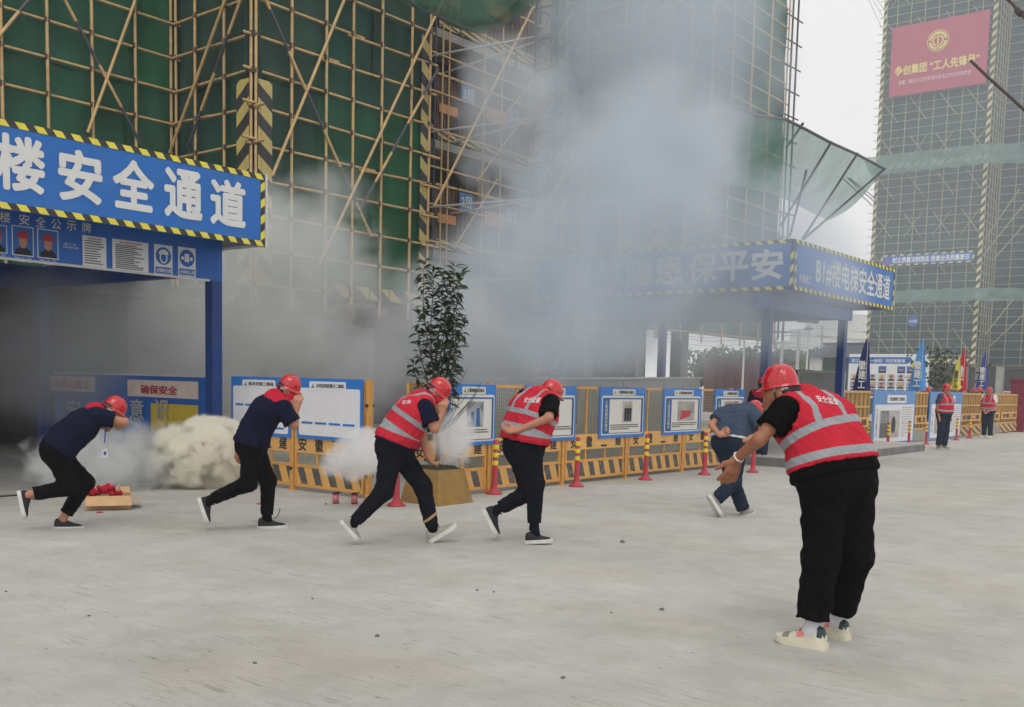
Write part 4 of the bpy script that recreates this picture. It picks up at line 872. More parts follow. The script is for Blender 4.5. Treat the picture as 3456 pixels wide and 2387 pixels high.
class Field:
    def __init__(s, h, k=.03): s.p = []; s.h = h; s.k = k; s.post = []
    def rc(s, a, b, ra, rb=None, clip=(), sub=False): s.p.append((V3(a), V3(b), ra, ra if rb is None else rb, list(clip), sub)); return s
    def mesh(s, name, m, wr=0.0, wfreq=(14, 9), seed=0, smooth_it=0):
        h = s.h; lo = np.min([np.minimum(a, b)-max(ra, rb) for a, b, ra, rb, _, sb in s.p if not sb], 0)-3*h-wr; hi = np.max([np.maximum(a, b)+max(ra, rb) for a, b, ra, rb, _, sb in s.p if not sb], 0)+3*h+wr
        n = np.ceil((hi-lo)/h).astype(int)+1; D = np.full(n, .2, np.float32)
        ax = [lo[i]+np.arange(n[i])*h for i in range(3)]
        for a, b, ra, rb, clip, sub in s.p:
            mg = max(ra, rb)+s.k+.04
            i0 = np.maximum(((np.minimum(a, b)-mg-lo)/h).astype(int), 0); i1 = np.minimum(((np.maximum(a, b)+mg-lo)/h).astype(int)+2, n)
            if np.any(i1 <= i0): continue
            X, Y, Z = np.meshgrid(ax[0][i0[0]:i1[0]], ax[1][i0[1]:i1[1]], ax[2][i0[2]:i1[2]], indexing='ij')
            d = b-a; L2 = max(d@d, 1e-9); px, py_, pz = X-a[0], Y-a[1], Z-a[2]; t = np.clip((px*d[0]+py_*d[1]+pz*d[2])/L2, 0, 1)
            q = np.sqrt((px-t*d[0])**2+(py_-t*d[1])**2+(pz-t*d[2])**2)-(ra+(rb-ra)*t)
            for cp, cn in clip: q = np.maximum(q, (X-cp[0])*cn[0]+(Y-cp[1])*cn[1]+(Z-cp[2])*cn[2])
            sl = tuple(slice(i0[i], i1[i]) for i in range(3)); o = D[sl]
            if sub: D[sl] = np.maximum(o, -q)
            else:
                hh = np.clip(.5+.5*(o-q)/s.k, 0, 1); D[sl] = o*(1-hh)+q*hh-s.k*hh*(1-hh)
        if wr > 0:
            X, Y, Z = np.meshgrid(*ax, indexing='ij', sparse=True); f1, f2 = wfreq
            wv = np.sin(f1*X+3*np.sin(f2*.6*Z+seed)+seed)*np.sin(f2*Y+1.3*seed+2*np.sin(f1*.5*X))*np.sin(f1*.9*Z+2.1*seed+2*np.sin(f2*.7*Y))+.5*np.sin(f1*2.1*X+f1*1.3*Z+seed)*np.sin(f1*1.9*Y-f1*1.7*Z+2*seed)
            D = D+(wr*wv).astype(np.float32)
        for fn in s.post:
            X, Y, Z = np.meshgrid(*ax, indexing='ij', sparse=True); D = fn(D, X, Y, Z)
        Vv, F = surface_nets(D, lo, h)
        me = bpy.data.meshes.new(name); me.from_pydata(Vv.tolist(), [], F.tolist()); me.materials.append(m); me.polygons.foreach_set('use_smooth', [True]*len(me.polygons)); me.update()
        return me, Vv
# cloth and skin
m_skin = mat('skin', rgb(176, 122, 96), .55, .08, 20, .1, 120); m_skint = mat('skin_tan', rgb(150, 98, 72), .5, .1, 20, .1, 120); m_hair = mat('hair', (.012, .011, .011), .6, .2, 60, .4, 200)
def cloth(name, c, rough=.85, bump=.25): return mat(name, c, rough, .12, 7, bump, 60, spec=.07)
m_navy_c = cloth('cloth_navy', rgb(20, 24, 46)); m_blk = cloth('cloth_black', rgb(11, 12, 15)); m_blk2 = cloth('cloth_black_tee', rgb(8, 8, 10)); m_slate = cloth('cloth_slate', rgb(62, 74, 92)); m_jean = cloth('cloth_jean', rgb(34, 46, 62)); m_redc = cloth('cloth_red', rgb(178, 34, 52)); m_whitec = cloth('cloth_white', rgb(214, 214, 220)); m_dnav = cloth('cloth_trouser', rgb(20, 23, 32))
def helmet_mat():
    m = mat('helmet_red', rgb(188, 20, 32), .22, .04, 4, spec=.5); b = m.node_tree.nodes['Principled BSDF']; b.inputs['Coat Weight'].default_value = .4; b.inputs['Coat Roughness'].default_value = .08; return m
m_helm = helmet_mat(); m_strap = mat('helmet_strap', rgb(150, 152, 155), .6, .1); m_inner = mat('helmet_inner', (.02, .02, .02), .7, .1)
def vest_mat():
    m = cloth('vest_red', rgb(186, 42, 58), .7); n = m.node_tree.nodes; l = m.node_tree.links; b = n['Principled BSDF']
    at = n.new('ShaderNodeAttribute'); at.attribute_name = 'vest'; se = n.new('ShaderNodeSeparateXYZ'); l.new(at.outputs['Vector'], se.inputs[0])
    def M_(op, a, b_=None):
        k = n.new('ShaderNodeMath'); k.operation = op
        for i, x in enumerate((a, b_)):
            if x is None: continue
            if isinstance(x, (int, float)): k.inputs[i].default_value = x
            else: l.new(x, k.inputs[i])
        return k.outputs[0]
    def band(s, a, c): return M_('MULTIPLY', M_('GREATER_THAN', s, a), M_('LESS_THAN', s, c))
    t, s_ = se.outputs[0], M_('ABSOLUTE', se.outputs[1])
    hz = M_('MAXIMUM', band(t, .215, .262), band(t, .36, .408)); vt = M_('MULTIPLY', band(s_, .088, .13), M_('LESS_THAN', t, .22)); k = M_('MAXIMUM', hz, vt)
    old = b.inputs['Base Color'].links[0].from_socket; mm = n.new('ShaderNodeMixRGB'); mm.inputs[2].default_value = (*rgb(146, 150, 154), 1); l.new(k, mm.inputs[0]); l.new(old, mm.inputs[1]); l.new(mm.outputs[0], b.inputs['Base Color'])
    rr = n.new('ShaderNodeMapRange'); rr.inputs['To Min'].default_value = .75; rr.inputs['To Max'].default_value = .35; l.new(k, rr.inputs['Value']); l.new(rr.outputs[0], b.inputs['Roughness'])
    return m
m_vest = vest_mat()
# helmet template: shell with ridge, brim, rivets, cradle
def helmet_meshes():
    s = MB(); nu, nv = 40, 14; a_, b_, c_ = .126, .106, .138
    for j in range(nv+1):
        e = math.pi/2*j/nv
        for i in range(nu):
            t = 2*math.pi*i/nu; r = math.cos(e)**.82 if j < nv else 0
            x, y = a_*r*math.cos(t), b_*r*math.sin(t); z = c_*math.sin(e)**.92
            rid = .006*math.exp(-(y/.022)**2)*(1 if z > .05 else z/.05)*math.sin(e); s.v.append((x, y, z+rid))
    for j in range(nv):
        for i in range(nu): a = j*nu+i; b = j*nu+(i+1) % nu; s.f.append((a, b, b+nu, a+nu))
    i0 = len(s.v)                                    # brim: long at the front, a lip behind
    for ring_ in range(3):
        for i in range(nu):
            t = 2*math.pi*i/nu; ex = .013+.036*max(0, math.cos(t))**1.6; k = (0, .55, 1)[ring_]
            s.v.append(((a_+ex*k)*math.cos(t), (b_+ex*.75*k)*math.sin(t), -.004-.018*k-.010*k*max(0, math.cos(t))))
    for i in range(nu):
        j = (i+1) % nu; s.f.append((i, i0+i, i0+j, j)); 
        for r in (0, 1): s.f.append((i0+r*nu+i, i0+(r+1)*nu+i, i0+(r+1)*nu+j, i0+r*nu+j))
    sh = s.mesh('helmet', m_helm, True)
    rv = MB()
    for t in (35, 62, 100, 118, 142, -35, -62, -100, -118, -142):
        t = math.radians(t); p = Vector((a_*.985*math.cos(t), b_*.985*math.sin(t), .03)); q = Vector((a_*1.02*math.cos(t), b_*1.02*math.sin(t), .031)); rv.tube(p, q, .0055, .004, 6)
    rm = rv.mesh('rivet', m_strap, True)
    bd = MB(); n = 28
    for i in range(n):
        t, t2 = 2*math.pi*i/n, 2*math.pi*(i+1)/n
        P = lambda t, z, k: (a_*k*math.cos(t)-.004, b_*k*math.sin(t), z)
        if math.cos(t) < -.25: bd.quad(P(t, -.05, .9), P(t2, -.05, .9), P(t2, -.018, .93), P(t, -.018, .93))
    bm = bd.mesh('head_band', m_inner, True)
    st = MB(); 
    for s_ in (-1, 1): st.quad((-.07, s_*.1, -.03), (-.03, s_*.112, -.03), (-.03, s_*.112, -.052), (-.07, s_*.1, -.052)).quad((-.125, s_*.03, -.05), (-.07, s_*.1, -.03), (-.07, s_*.1, -.052), (-.125, s_*.03, -.075)).path([(.02, s_*.1, -.02), (.035, s_*.085, -.09), (.055, s_*.04, -.155), (.06, 0, -.165)], .005, 5)
    return sh, rm, bm, st.mesh('chin_strap', m_strap)
HM = helmet_meshes()
vt_ = MB()
for a, zz in ((95, .07), (102, .085), (110, .07), (118, .085), (98, .1), (108, .105)):
    for sg_ in (1, -1):
        t = math.radians(a*sg_); e = math.asin(min(1, (zz/.138)**(1/.92))); r = math.cos(e)**.82; p = Vector((.126*r*math.cos(t), .106*r*math.sin(t), zz)); vt_.tube(p*.99, p*1.012, .006, .005, 6)
HVENT = vt_.mesh('vent_hole', m_inner, True)
def place_helmet(parent, c, f, u, s=1.0, vents=False):
    f = Vector(nrm(f)); u = Vector(u); u = (u-f*u.dot(f)).normalized(); l_ = u.cross(f); mw = Matrix((( *(f[i]*s for i in (0,)), l_[0]*s, u[0]*s, c[0]), (f[1]*s, l_[1]*s, u[1]*s, c[1]), (f[2]*s, l_[2]*s, u[2]*s, c[2]), (0, 0, 0, 1)))
    h = link('helmet', HM[0], parent, mw)
    for n_, me in (('rivet', HM[1]), ('head_band', HM[2]), ('chin_strap', HM[3])) + ((('vent_hole', HVENT),) if vents else ()): link(n_, me, h, mw)
    return h
# shoe template, heel at x = 0, toe at x = 1
def shoe_meshes():
    sec = [(.0, .08, .3), (.05, .11, .41), (.15, .13, .44), (.27, .135, .43), (.4, .14, .37), (.55, .152, .3), (.7, .165, .245), (.84, .158, .215), (.94, .12, .18), (1.0, .04, .13)]
    s = MB(); n = 12
    for x, w_, h in sec:
        for k in range(n+1):
            t = math.pi*k/n; s.v.append((x, w_*math.cos(t)*(1 if math.sin(t) < .4 else 1), .11+(h-.11)*math.sin(t)**.7))
    for j in range(len(sec)-1):
        for k in range(n): a = j*(n+1)+k; s.f.append((a, a+1, a+n+2, a+n+1))
    s.f.append(tuple(range(n, -1, -1)))
    out = [(x, w_*1.12+.012) for x, w_, h in sec]; pts = [(x-.02 if x == 0 else x+(.03 if x > .95 else 0), -y) for x, y in out]+[(x-.02 if x == 0 else x+(.03 if x > .95 else 0), y) for x, y in reversed(out)]
    so = MB(); so.extrude(pts, lambda a, b, c: (a, b, c + (.05*max(0, a-.75)*2)), .13)
    la = MB()
    for k in range(4):
        x = .36+.075*k; z = .4-.042*k; la.path([(x, -.07, z-.02), (x+.02, 0, z+.012), (x, .07, z-.02)], .011, 4)
    la.path([(.34, 0, .42), (.28, .06, .5), (.4, .1, .46)], .01, 4); la.path([(.34, 0, .42), (.42, -.05, .52), (.3, -.09, .48)], .01, 4)
    return s, so, la
SH = shoe_meshes(); _sh = {}
def place_shoe(parent, heel, toe, ankle, mu, ms, ml=None):
    ml = ml or m_inner; k = (mu.name, ms.name, ml.name)
    if k not in _sh: _sh[k] = (SH[0].mesh('shoe', mu, True), SH[1].mesh('sole', ms), SH[2].mesh('laces', ml))
    heel, toe, ankle = map(lambda p: Vector(p), (heel, toe, ankle)); f = toe-heel; L = f.length; f.normalize(); u = ankle-heel; u = (u-f*u.dot(f)).normalized(); l_ = u.cross(f)
    mw = Matrix(((f[0]*L, l_[0]*L, u[0]*L, heel[0]), (f[1]*L, l_[1]*L, u[1]*L, heel[1]), (f[2]*L, l_[2]*L, u[2]*L, heel[2]), (0, 0, 0, 1)))
    s = link('shoe', _sh[k][0], parent, mw); link('sole', _sh[k][1], s, mw); link('laces', _sh[k][2], s, mw); return s
def hand(F, wr, d, n, side, curl=.4, spread=.1, s=1.0, tcurl=.3):
    """five fingers on a palm: d along the hand, n the palm's normal (fingers curl towards it)"""
    d = nrm(d); n = nrm(V3(n)-d*np.dot(V3(n), d)); l_ = np.cross(n, d)*side
    kn = [wr+d*(.088-.004*abs(i-1.2))*s+l_*(-.033+.022*i)*s for i in range(4)]
    for i in range(4): F.rc(wr+d*.012*s+l_*(-.018+.012*i)*s, kn[i], .017*s, .0125*s)
    for i, L in enumerate((.040, .046, .043, .034)):
        a = spread*(i-1.5); dd = nrm(d*math.cos(a)+l_*math.sin(a)); p = kn[i]; ang = 0
        for q, ll in enumerate((L, L*.68, L*.52)):
            ang += curl*(1.0, 1.15, .8)[q]; v = nrm(dd*math.cos(ang)+n*math.sin(ang)); e = p+v*ll*s; F.rc(p, e, (.0108, .0098, .009)[q]*s, (.0098, .009, .008)[q]*s); p = e
    p = wr+d*.025*s-l_*.024*s; v = nrm(d*.55-l_*.8+n*.25); e = p+v*.045*s; F.rc(p, e, .0155*s, .012*s); v2 = nrm(d*.85-l_*(.5-tcurl)+n*(.2+tcurl)); e2 = e+v2*.034*s; F.rc(e, e2, .0118*s, .0105*s); F.rc(e2, e2+nrm(v2+n*.2)*.024*s, .0105*s, .0085*s)
class Fig:
    """joints from photo pixels: on the upright plane through the person's ground point, plus a depth offset"""
    def __init__(s, gx, gy, zo=(0, 0), zs=1.0):
        s.P = G(gx, gy); s.dv = nrm((s.P[0], s.P[1], 0)); s.R = np.array((s.dv[1], -s.dv[0], 0)); s.d = s.P@s.dv; s.zo = zo; s.zs = zs
    def __call__(s, x, y, off=0.0):
        r = ray(s.zo[0]+x/s.zs, s.zo[1]+y/s.zs); return ORG + r*((s.d+off)/(r@s.dv))
def lerp(a, b, t): return V3(a)+(V3(b)-V3(a))*t
def person(label, J, sp, group=None):
    """J: joints in metres; sp: clothing, bulk, resolution"""
    g = sp.get('g', (J['anL']+J['anR'])/2); root = thing('person', label, 'person', (g[0], g[1], 0), group)
    h = sp.get('h', .011); bk = sp.get('bulk', 1.0); skin = sp.get('skin', m_skin); seed = sp.get('seed', 1)
    N, Cc, W, Pv = J['neck'], J['chest'], J['waist'], J['pelvis']; lat = nrm(J['shR']-J['shL']); hl = nrm(J['hpR']-J['hpL'])
    up_ = nrm(N-Cc); hd, hf, hu = J['head'], nrm(J['hf']), nrm(J['hu']); hu = nrm(hu-hf*(hu@hf)); hr = np.cross(hf, hu); hsz = sp.get('head', 1.0)
    tr = sp.get('torso', (.125, .13, .13))      # half depths at chest, waist, pelvis
    def torso(F, o, lo=None, hi=None, sleeves=False):
        w1, w2, w3 = .10*bk, .075*bk, .085*bk; c = [(lo[0], lo[1])] if lo else []
        F.rc(lerp(N, J['shL'], .62), lerp(N, J['shR'], .62), .066+o*.9, None, c)
        F.rc(lerp(N, Cc, .25), Cc, .09*bk+o, tr[0]*bk+o, c)
        F.rc(Cc-lat*w1, Cc+lat*w1, tr[0]*bk+o, None, c); F.rc(lerp(Cc, W, .5)-lat*w2, lerp(Cc, W, .5)+lat*w2, (tr[0]+tr[1])/2*bk+o, None, c); F.rc(W-lat*w2, W+lat*w2, tr[1]*bk+o, None, c); F.rc(lerp(W, Pv, .6)-hl*w3, lerp(W, Pv, .6)+hl*w3, (tr[1]+tr[2])/2*bk+o, None, c)
    # ---- body
    B = Field(h, .028)
    torso(B, -.012); B.rc(Pv-hl*.08, Pv+hl*.08, (tr[2]-.012)*bk)
    for q in 'LR':
        B.rc(J['sh'+q], J['el'+q], .052*bk, .04); B.rc(J['el'+q], J['wr'+q], .041, .028); B.rc(J['hp'+q], J['kn'+q], .085*bk, .056); B.rc(J['kn'+q], J['an'+q], .054, .037); B.rc(J['an'+q], lerp(J['an'+q], lerp(J['he'+q], J['to'+q], .5), .62), .034, .022)
    B.rc(N, hd-hu*.07*hsz-hf*.025*hsz, .06, .056)
    B.rc(hd+hu*.03*hsz-hf*.02*hsz, hd+hu*.025*hsz+hf*.02*hsz, .088*hsz, .08*hsz); B.rc(hd+hf*.035*hsz+hu*.0, hd+hf*.05*hsz-hu*.06*hsz, .066*hsz, .05*hsz); B.rc(hd+hf*.055*hsz-hu*.085*hsz, hd+hf*.06*hsz-hu*.095*hsz, .034*hsz, .03*hsz)
    B.rc(hd-hf*.005-hu*.055*hsz+hr*.045, hd+hf*.05-hu*.09*hsz+hr*.012, .03*hsz, .026*hsz); B.rc(hd-hf*.005-hu*.055*hsz-hr*.045, hd+hf*.05-hu*.09*hsz-hr*.012, .03*hsz, .026*hsz)
    me0 = None; kk = B.k
    B.rc(hd+hf*.098*hsz+hu*.005, hd+hf*.112*hsz-hu*.032*hsz, .009*hsz, .014*hsz); B.rc(hd+hf*.09*hsz-hu*.062*hsz, hd+hf*.092*hsz-hu*.064*hsz, .015*hsz)
    for s_ in (-1, 1): B.rc(hd+hr*s_*.088*hsz-hf*.012+hu*.018, hd+hr*s_*.082*hsz-hf*.004-hu*.028, .015, .011)
    B2 = B; B2.k = .02
    for q in 'LR':
        hs_p = sp.get('hand'+q)
        if hs_p: hand(B, J['wr'+q], hs_p[0], hs_p[1], hs_p[2], *hs_p[3:])
        else: B.rc(J['wr'+q], J['wr'+q]+nrm(J['wr'+q]-J['el'+q])*.1, .03, .026)
    B.k = sp.get('bk', .022); me, _ = B.mesh('body', skin); link('body', me, root)
    # ---- hair
    if sp.get('hair', True):
        Hr = Field(max(h, .009), .02); c = [(hd-hf*.012, nrm(hf+hu*.25)), (hd-hu*.06*hsz, -hu)]
        Hr.rc(hd+hu*.02*hsz-hf*.022, hd+hu*.02*hsz, .094*hsz, .094*hsz, c); me, _ = Hr.mesh('hair', m_hair); link('hair', me, root)
    # ---- trousers
    T = Field(h, .04); rt = sp.get('leg', (.1, .078, .06)); T.rc(Pv-hl*.07*bk, Pv+hl*.07*bk, (tr[2]+.012)*bk); T.rc(lerp(W, Pv, .55)-hl*.06, lerp(W, Pv, .55)+hl*.06, (tr[1]+.008)*bk, None, [(lerp(W, Pv, .5), nrm(W-Pv))])
    for q in 'LR':
        hm = sp.get('hem', .88); e = lerp(J['kn'+q], J['an'+q], hm); ax = nrm(J['an'+q]-J['kn'+q])
        T.rc(J['hp'+q], J['kn'+q], rt[0]*bk, rt[1]); T.rc(J['kn'+q], e+ax*.05, rt[1], rt[2], [(e, ax)])
    me, _ = T.mesh('trousers', sp['trousers'], sp.get('wr', .0055), sp.get('wf', (46, 33)), seed); link('trousers', me, root)
    # ---- socks
    if sp.get('socks'):
        for q in 'LR': F = Field(h, .02); F.rc(lerp(J['kn'+q], J['an'+q], .8), J['an'+q], .046, .045); F.rc(J['an'+q], lerp(J['an'+q], lerp(J['he'+q], J['to'+q], .55), .6), .045, .032); me, _ = F.mesh('sock', sp['socks']); link('sock', me, root)
    # ---- shirt
    S_ = Field(h, .03); hem = lerp(W, Pv, sp.get('shirt_hem', .75)); hn = nrm(Pv-W); o = sp.get('loose', .012)
    torso(S_, o, (hem, hn)); S_.rc(lerp(W, Pv, .6)-hl*.085*bk, lerp(W, Pv, .6)+hl*.085*bk, (tr[2]+o)*bk, None, [(hem, hn)]); S_.rc(Pv-hl*.09*bk, Pv+hl*.09*bk, (tr[2]+o+.008)*bk, None, [(hem, hn)])
    sl = sp.get('sleeve', .62)
    for q in 'LR':
        e = lerp(J['sh'+q], J['el'+q], sl); ax = nrm(J['el'+q]-J['sh'+q]); S_.rc(lerp(N, J['sh'+q], .75), J['sh'+q], .06+o, .068+o); S_.rc(J['sh'+q], e+ax*.04, .066+o, sp.get('cuff', .062)+o, [(e, ax)])
        if sl > 1: pass
    S_.rc(lerp(N, hd, .25), N, .062, .075, [(lerp(N, hd, .3), nrm(hd-N))])
    me, _ = S_.mesh('shirt', sp['shirt'], sp.get('wrs', .0055), (42, 31), seed+2); link('shirt', me, root)
    if sp.get('yoke'):
        Yk = Field(h, .03); torso(Yk, o+.009, None)
        for q in 'LR': Yk.rc(lerp(N, J['sh'+q], .75), J['sh'+q], .069+o, .077+o)
        Yk.rc(lerp(N, hd, .45), N, .07, .085, [(lerp(N, hd, .5), nrm(hd-N))])
        c_, r_, cn = sp['yoke']; Yk.post.append(lambda D, X, Y, Z: np.maximum(D, np.sqrt((X-c_[0])**2+(Y-c_[1])**2+(Z-c_[2])**2)-r_))
        me, _ = Yk.mesh('collar', m_redc, .005, (42, 31), seed+2); link('collar', me, root)
    if sp.get('hem_band'):
        Hb = Field(h, .03); a_ = lerp(W, Pv, sp.get('shirt_hem', .75)-.06); b_ = lerp(W, Pv, sp.get('shirt_hem', .75)+.22); cl = [(b_, hn), (a_, -hn)]
        Hb.rc(lerp(W, Pv, .6)-hl*.085*bk, lerp(W, Pv, .6)+hl*.085*bk, (tr[2]+o-.002)*bk, None, cl); Hb.rc(Pv-hl*.09*bk, Pv+hl*.09*bk, (tr[2]+o+.006)*bk, None, cl); me, _ = Hb.mesh('undershirt', m_whitec, .004, (40, 30), seed); link('undershirt', me, root)
    if sp.get('vest'):
        Vs = Field(h*.9, .03); vh = lerp(W, Pv, sp.get('vest_hem', .55)); torso(Vs, o+.017, (vh, hn)); Vs.rc(lerp(W, Pv, .6)-hl*.085*bk, lerp(W, Pv, .6)+hl*.085*bk, (tr[2]+o+.018)*bk, None, [(vh, hn)])
        for q in 'LR':
            Vs.rc(lerp(N, J['sh'+q], .6), lerp(N, J['sh'+q], .8), .074+o, .072+o)
            ax = nrm(J['el'+q]-J['sh'+q]); Vs.rc(J['sh'+q]+nrm(J['sh'+q]-N)*.035, J['sh'+q]+ax*.12, .088+o, .09+o, (), True)
        Vs.rc(lerp(N, hd, .15)+hf*.02, hd, .06, .08, (), True)
        me, Vv = Vs.mesh('vest', m_vest, .0055, (42, 31), seed+2)
        pts = [lerp(N, hd, .0), Cc, W, Pv]; best = np.full(len(Vv), 9e9); tt = np.zeros(len(Vv)); acc = 0
        for a, b in zip(pts[:-1], pts[1:]):
            d = b-a; L = np.linalg.norm(d); t = ((Vv-a)@d)/L**2; tc = np.clip(t, 0 if acc else -1, 1); ds = np.linalg.norm(Vv-a-tc[:, None]*d, axis=1); m_ = ds < best; best[m_] = ds[m_]; tt[m_] = acc+tc[m_]*L; acc += L
        at = np.stack([tt*sp.get('vscale', 1.0), (Vv-N)@lat, np.zeros(len(Vv))], 1).astype(np.float32); A = me.attributes.new('vest', 'FLOAT_VECTOR', 'POINT'); A.data.foreach_set('vector', at.ravel()); vo = link('vest', me, root)
        if sp.get('print'):
            body, o3, u3, v3, w3_, h3 = sp['print']; bvh = BVHTree.FromPolygons([tuple(v) for v in Vv], [tuple(p.vertices) for p in me.polygons]); tx = text('lettering', body, o3, u3, v3, w3_, h3, m_whitec, vo, .012, .0); n3 = np.cross(u3, v3)
            for v in tx.data.vertices:
                hit = bvh.ray_cast(v.co+Vector(n3)*.3, -Vector(n3), .8)
                if hit[0]: v.co = hit[0]+Vector(n3)*.005
    # ---- shoes and helmet
    su, ss = sp.get('shoes', (m_blk, m_whitec))
    for q in 'LR': place_shoe(root, J['he'+q], J['to'+q], J['an'+q], su, ss, sp.get('lace'))
    hc = J.get('helmet', hd+hu*.045); place_helmet(root, hc, J.get('helf', hf), J.get('helu', hu), sp.get('hs', 1.0), sp.get('vents', False))
    return root
ZU = np.array((0, 0, 1.0))
def headset(J, fg, x, y, off, tilt, yaw, face=1, drop=.045, hs=.88):
    t, yw = math.radians(tilt), math.radians(yaw); fh = fg.R*face*math.cos(yw)+fg.dv*math.sin(yw); hf = fh*math.cos(t)-ZU*math.sin(t); hu = fh*math.sin(t)+ZU*math.cos(t)
    J['helmet'] = fg(x, y, off); J['hf'] = hf; J['hu'] = hu; J['helf'] = hf; J['helu'] = hu; J['head'] = J['helmet']-hu*drop-hf*.0
    return J
def joints(fg, d): return {k: fg(*v) for k, v in d.items()}
m_sgrey = mat('shoe_grey', rgb(150, 148, 138), .7, .15, 20); m_scream = mat('shoe_cream', rgb(205, 200, 182), .6, .12, 15); m_sblack = mat('shoe_black', rgb(28, 30, 34), .7, .12, 15); m_sole = mat('shoe_sole', rgb(205, 204, 198), .6, .12, 12, dirt=.3); m_solec = mat('sole_cream', rgb(214, 208, 186), .6, .1, 12, dirt=.15)
# --- navy shirt, arm across the face, lanyard
f1 = Fig(230, 1785, (0, 1300), 3.069)
J = joints(f1, dict(neck=(1010, 275, 0), chest=(850, 420, 0), waist=(680, 560, 0), pelvis=(580, 680, 0), shR=(1000, 325, -.16), shL=(1000, 305, .17), elR=(1290, 385, -.17), wrR=(1175, 405, .0), elL=(1230, 420, .16), wrL=(1180, 400, .1), hpR=(585, 710, -.085), hpL=(585, 710, .085), knR=(725, 1060, -.1), anR=(290, 1135, -.1), heR=(175, 1105, -.1), toR=(235, 1385, -.1), knL=(890, 1010, .08), anL=(650, 1385, .08), heL=(560, 1500, .08), toL=(865, 1497, .08)))
headset(J, f1, 1185, 240, 0, 31, 5)
p1 = person('person in navy shirt running bent double with forearm across the face', J, dict(shirt=m_navy_c, trousers=m_blk, yoke=(J['neck'], .125, None), bulk=1.08, torso=(.13, .142, .128), shoes=(m_sblack, m_sole), leg=(.105, .08, .062), hem=.86, sleeve=.62, loose=.016, cuff=.07, seed=3, hs=.88, h=.010, handR=(-f1.R*.9+f1.dv*.3, f1.dv, 1, .5, .08), g=f1.P), 'people running through the smoke')
ly = thing('lanyard_badge', 'white name badge swinging on a blue lanyard from the bent runner', 'badge', f1(1085, 700, -.02)); 
part('ribbon', MB().path([f1(1100, 440, -.03), f1(1088, 520, -.03), f1(1082, 600, -.03)], .006, 5), m_bluepanel, ly); part('clip', MB().path([f1(1082, 600, -.03), f1(1084, 650, -.03)], .005, 5), m_white, ly)
c = f1(1088, 705, -.03); bx = Vector(f1.R); part('badge', MB().extrude([(-.027, -.045), (.027, -.037), (.022, .045), (-.03, .037)], lambda a, b, t: Vector(c)+bx*a+Vector((0, 0, b))+Vector(f1.dv)*t, .006), m_white, ly)
part('print', MB().extrude([(-.012, -.02), (.012, -.02), (.012, .016), (-.012, .016)], lambda a, b, t: Vector(c)+bx*a+Vector((0, 0, b))-Vector(f1.dv)*(.002+t), .001), m_bluepanel, ly)
# --- navy shirt with red yoke, hand to the mouth
f2 = Fig(915, 1786, (640, 1230), 2.705)
J = joints(f2, dict(neck=(800, 300, 0), chest=(700, 430, 0), waist=(600, 600, 0), pelvis=(560, 745, 0), shR=(850, 400, -.16), shL=(840, 370, .16), elR=(955, 555, -.19), wrR=(972, 410, -.12), elL=(560, 620, .25), wrL=(440, 770, .17), hpR=(560, 770, -.085), hpL=(590, 770, .085), knR=(540, 1085, -.1), anR=(185, 1240, -.1), heR=(72, 1228, -.1), toR=(152, 1462, -.1), knL=(715, 1060, .08), anL=(705, 1400, .08), heL=(625, 1508, .08), toL=(887, 1500, .08)))
headset(J, f2, 912, 205, 0, 22, -12)
p2 = person('person in navy shirt with red yoke creeping past the cream smoke', J, dict(shirt=m_navy_c, trousers=m_blk, yoke=(lerp(J['neck'], J['shR'], .35)+ZU*.03, .15, None), bulk=1.06, torso=(.132, .138, .125), shoes=(m_sblack, m_sole), leg=(.102, .08, .058), hem=.92, sleeve=.86, loose=.018, cuff=.072, shirt_hem=.85, seed=5, hs=.88, h=.010, socks=m_blk, handR=(ZU*.9+f2.R*.15, f2.R*.2+f2.dv, 1, .55, .05), handL=(-ZU*.9-f2.R*.2, f2.R, 1, .6, .05), g=f2.P), 'people running through the smoke')
cl_ = Field(.009, .02); cl_.rc(f2(935, 290, -.05), f2(905, 330, -.02), .05, .055).rc(f2(905, 320, -.05), f2(940, 320, .05), .05, .045); me, _ = cl_.mesh('face_cloth', m_redc, .006, (30, 22), 2); link('face_cloth', me, p2)
part('loose_lace', MB().path([f2(770, 1412, .06), f2(800, 1390, .05), f2(818, 1350, .05), f2(826, 1312, .05)], .004, 4), m_inner, p2)
# --- red vest, holding a torch
f3 = Fig(1335, 1834, (1120, 1240), 2.573)
J = joints(f3, dict(neck=(815, 270, 0), chest=(705, 400, 0), waist=(600, 550, 0), pelvis=(545, 690, 0), shR=(805, 355, -.16), shL=(790, 330, .17), elR=(893, 535, -.2), wrR=(950, 405, -.1), elL=(790, 640, .06), wrL=(830, 765, .0), hpR=(520, 725, -.085), hpL=(575, 725, .085), knR=(455, 1075, -.1), anR=(195, 1345, -.1), heR=(72, 1345, -.1), toR=(232, 1518, -.1), knL=(790, 1035, .08), anL=(875, 1405, .08), heL=(858, 1528, .08), toL=(1085, 1388, .08)))
headset(J, f3, 925, 200, 0, 36, -6)
p3 = person('person in red reflective vest striding past the smoke tins with a torch', J, dict(shirt=m_navy_c, trousers=m_dnav, vest=True, bulk=1.1, torso=(.134, .142, .135), shoes=(m_sgrey, m_sole), leg=(.108, .085, .058), hem=.95, sleeve=.72, loose=.014, cuff=.066, shirt_hem=.8, vest_hem=.62, seed=8, hs=.88, h=.010, socks=m_blk, vscale=1.0, handR=(ZU*.9+f3.R*.15, f3.R*.2+f3.dv, 1, .55, .05), handL=(f3.R*.45-ZU*.85, f3.R*.8+f3.dv*.3, -1, .75, .02), print=('安全', f3(606, 322, -.3), nrm(f3.R*.97+ZU*.12), nrm(ZU*.95+f3.R*.2), .085, .036), g=f3.P), 'people running through the smoke')
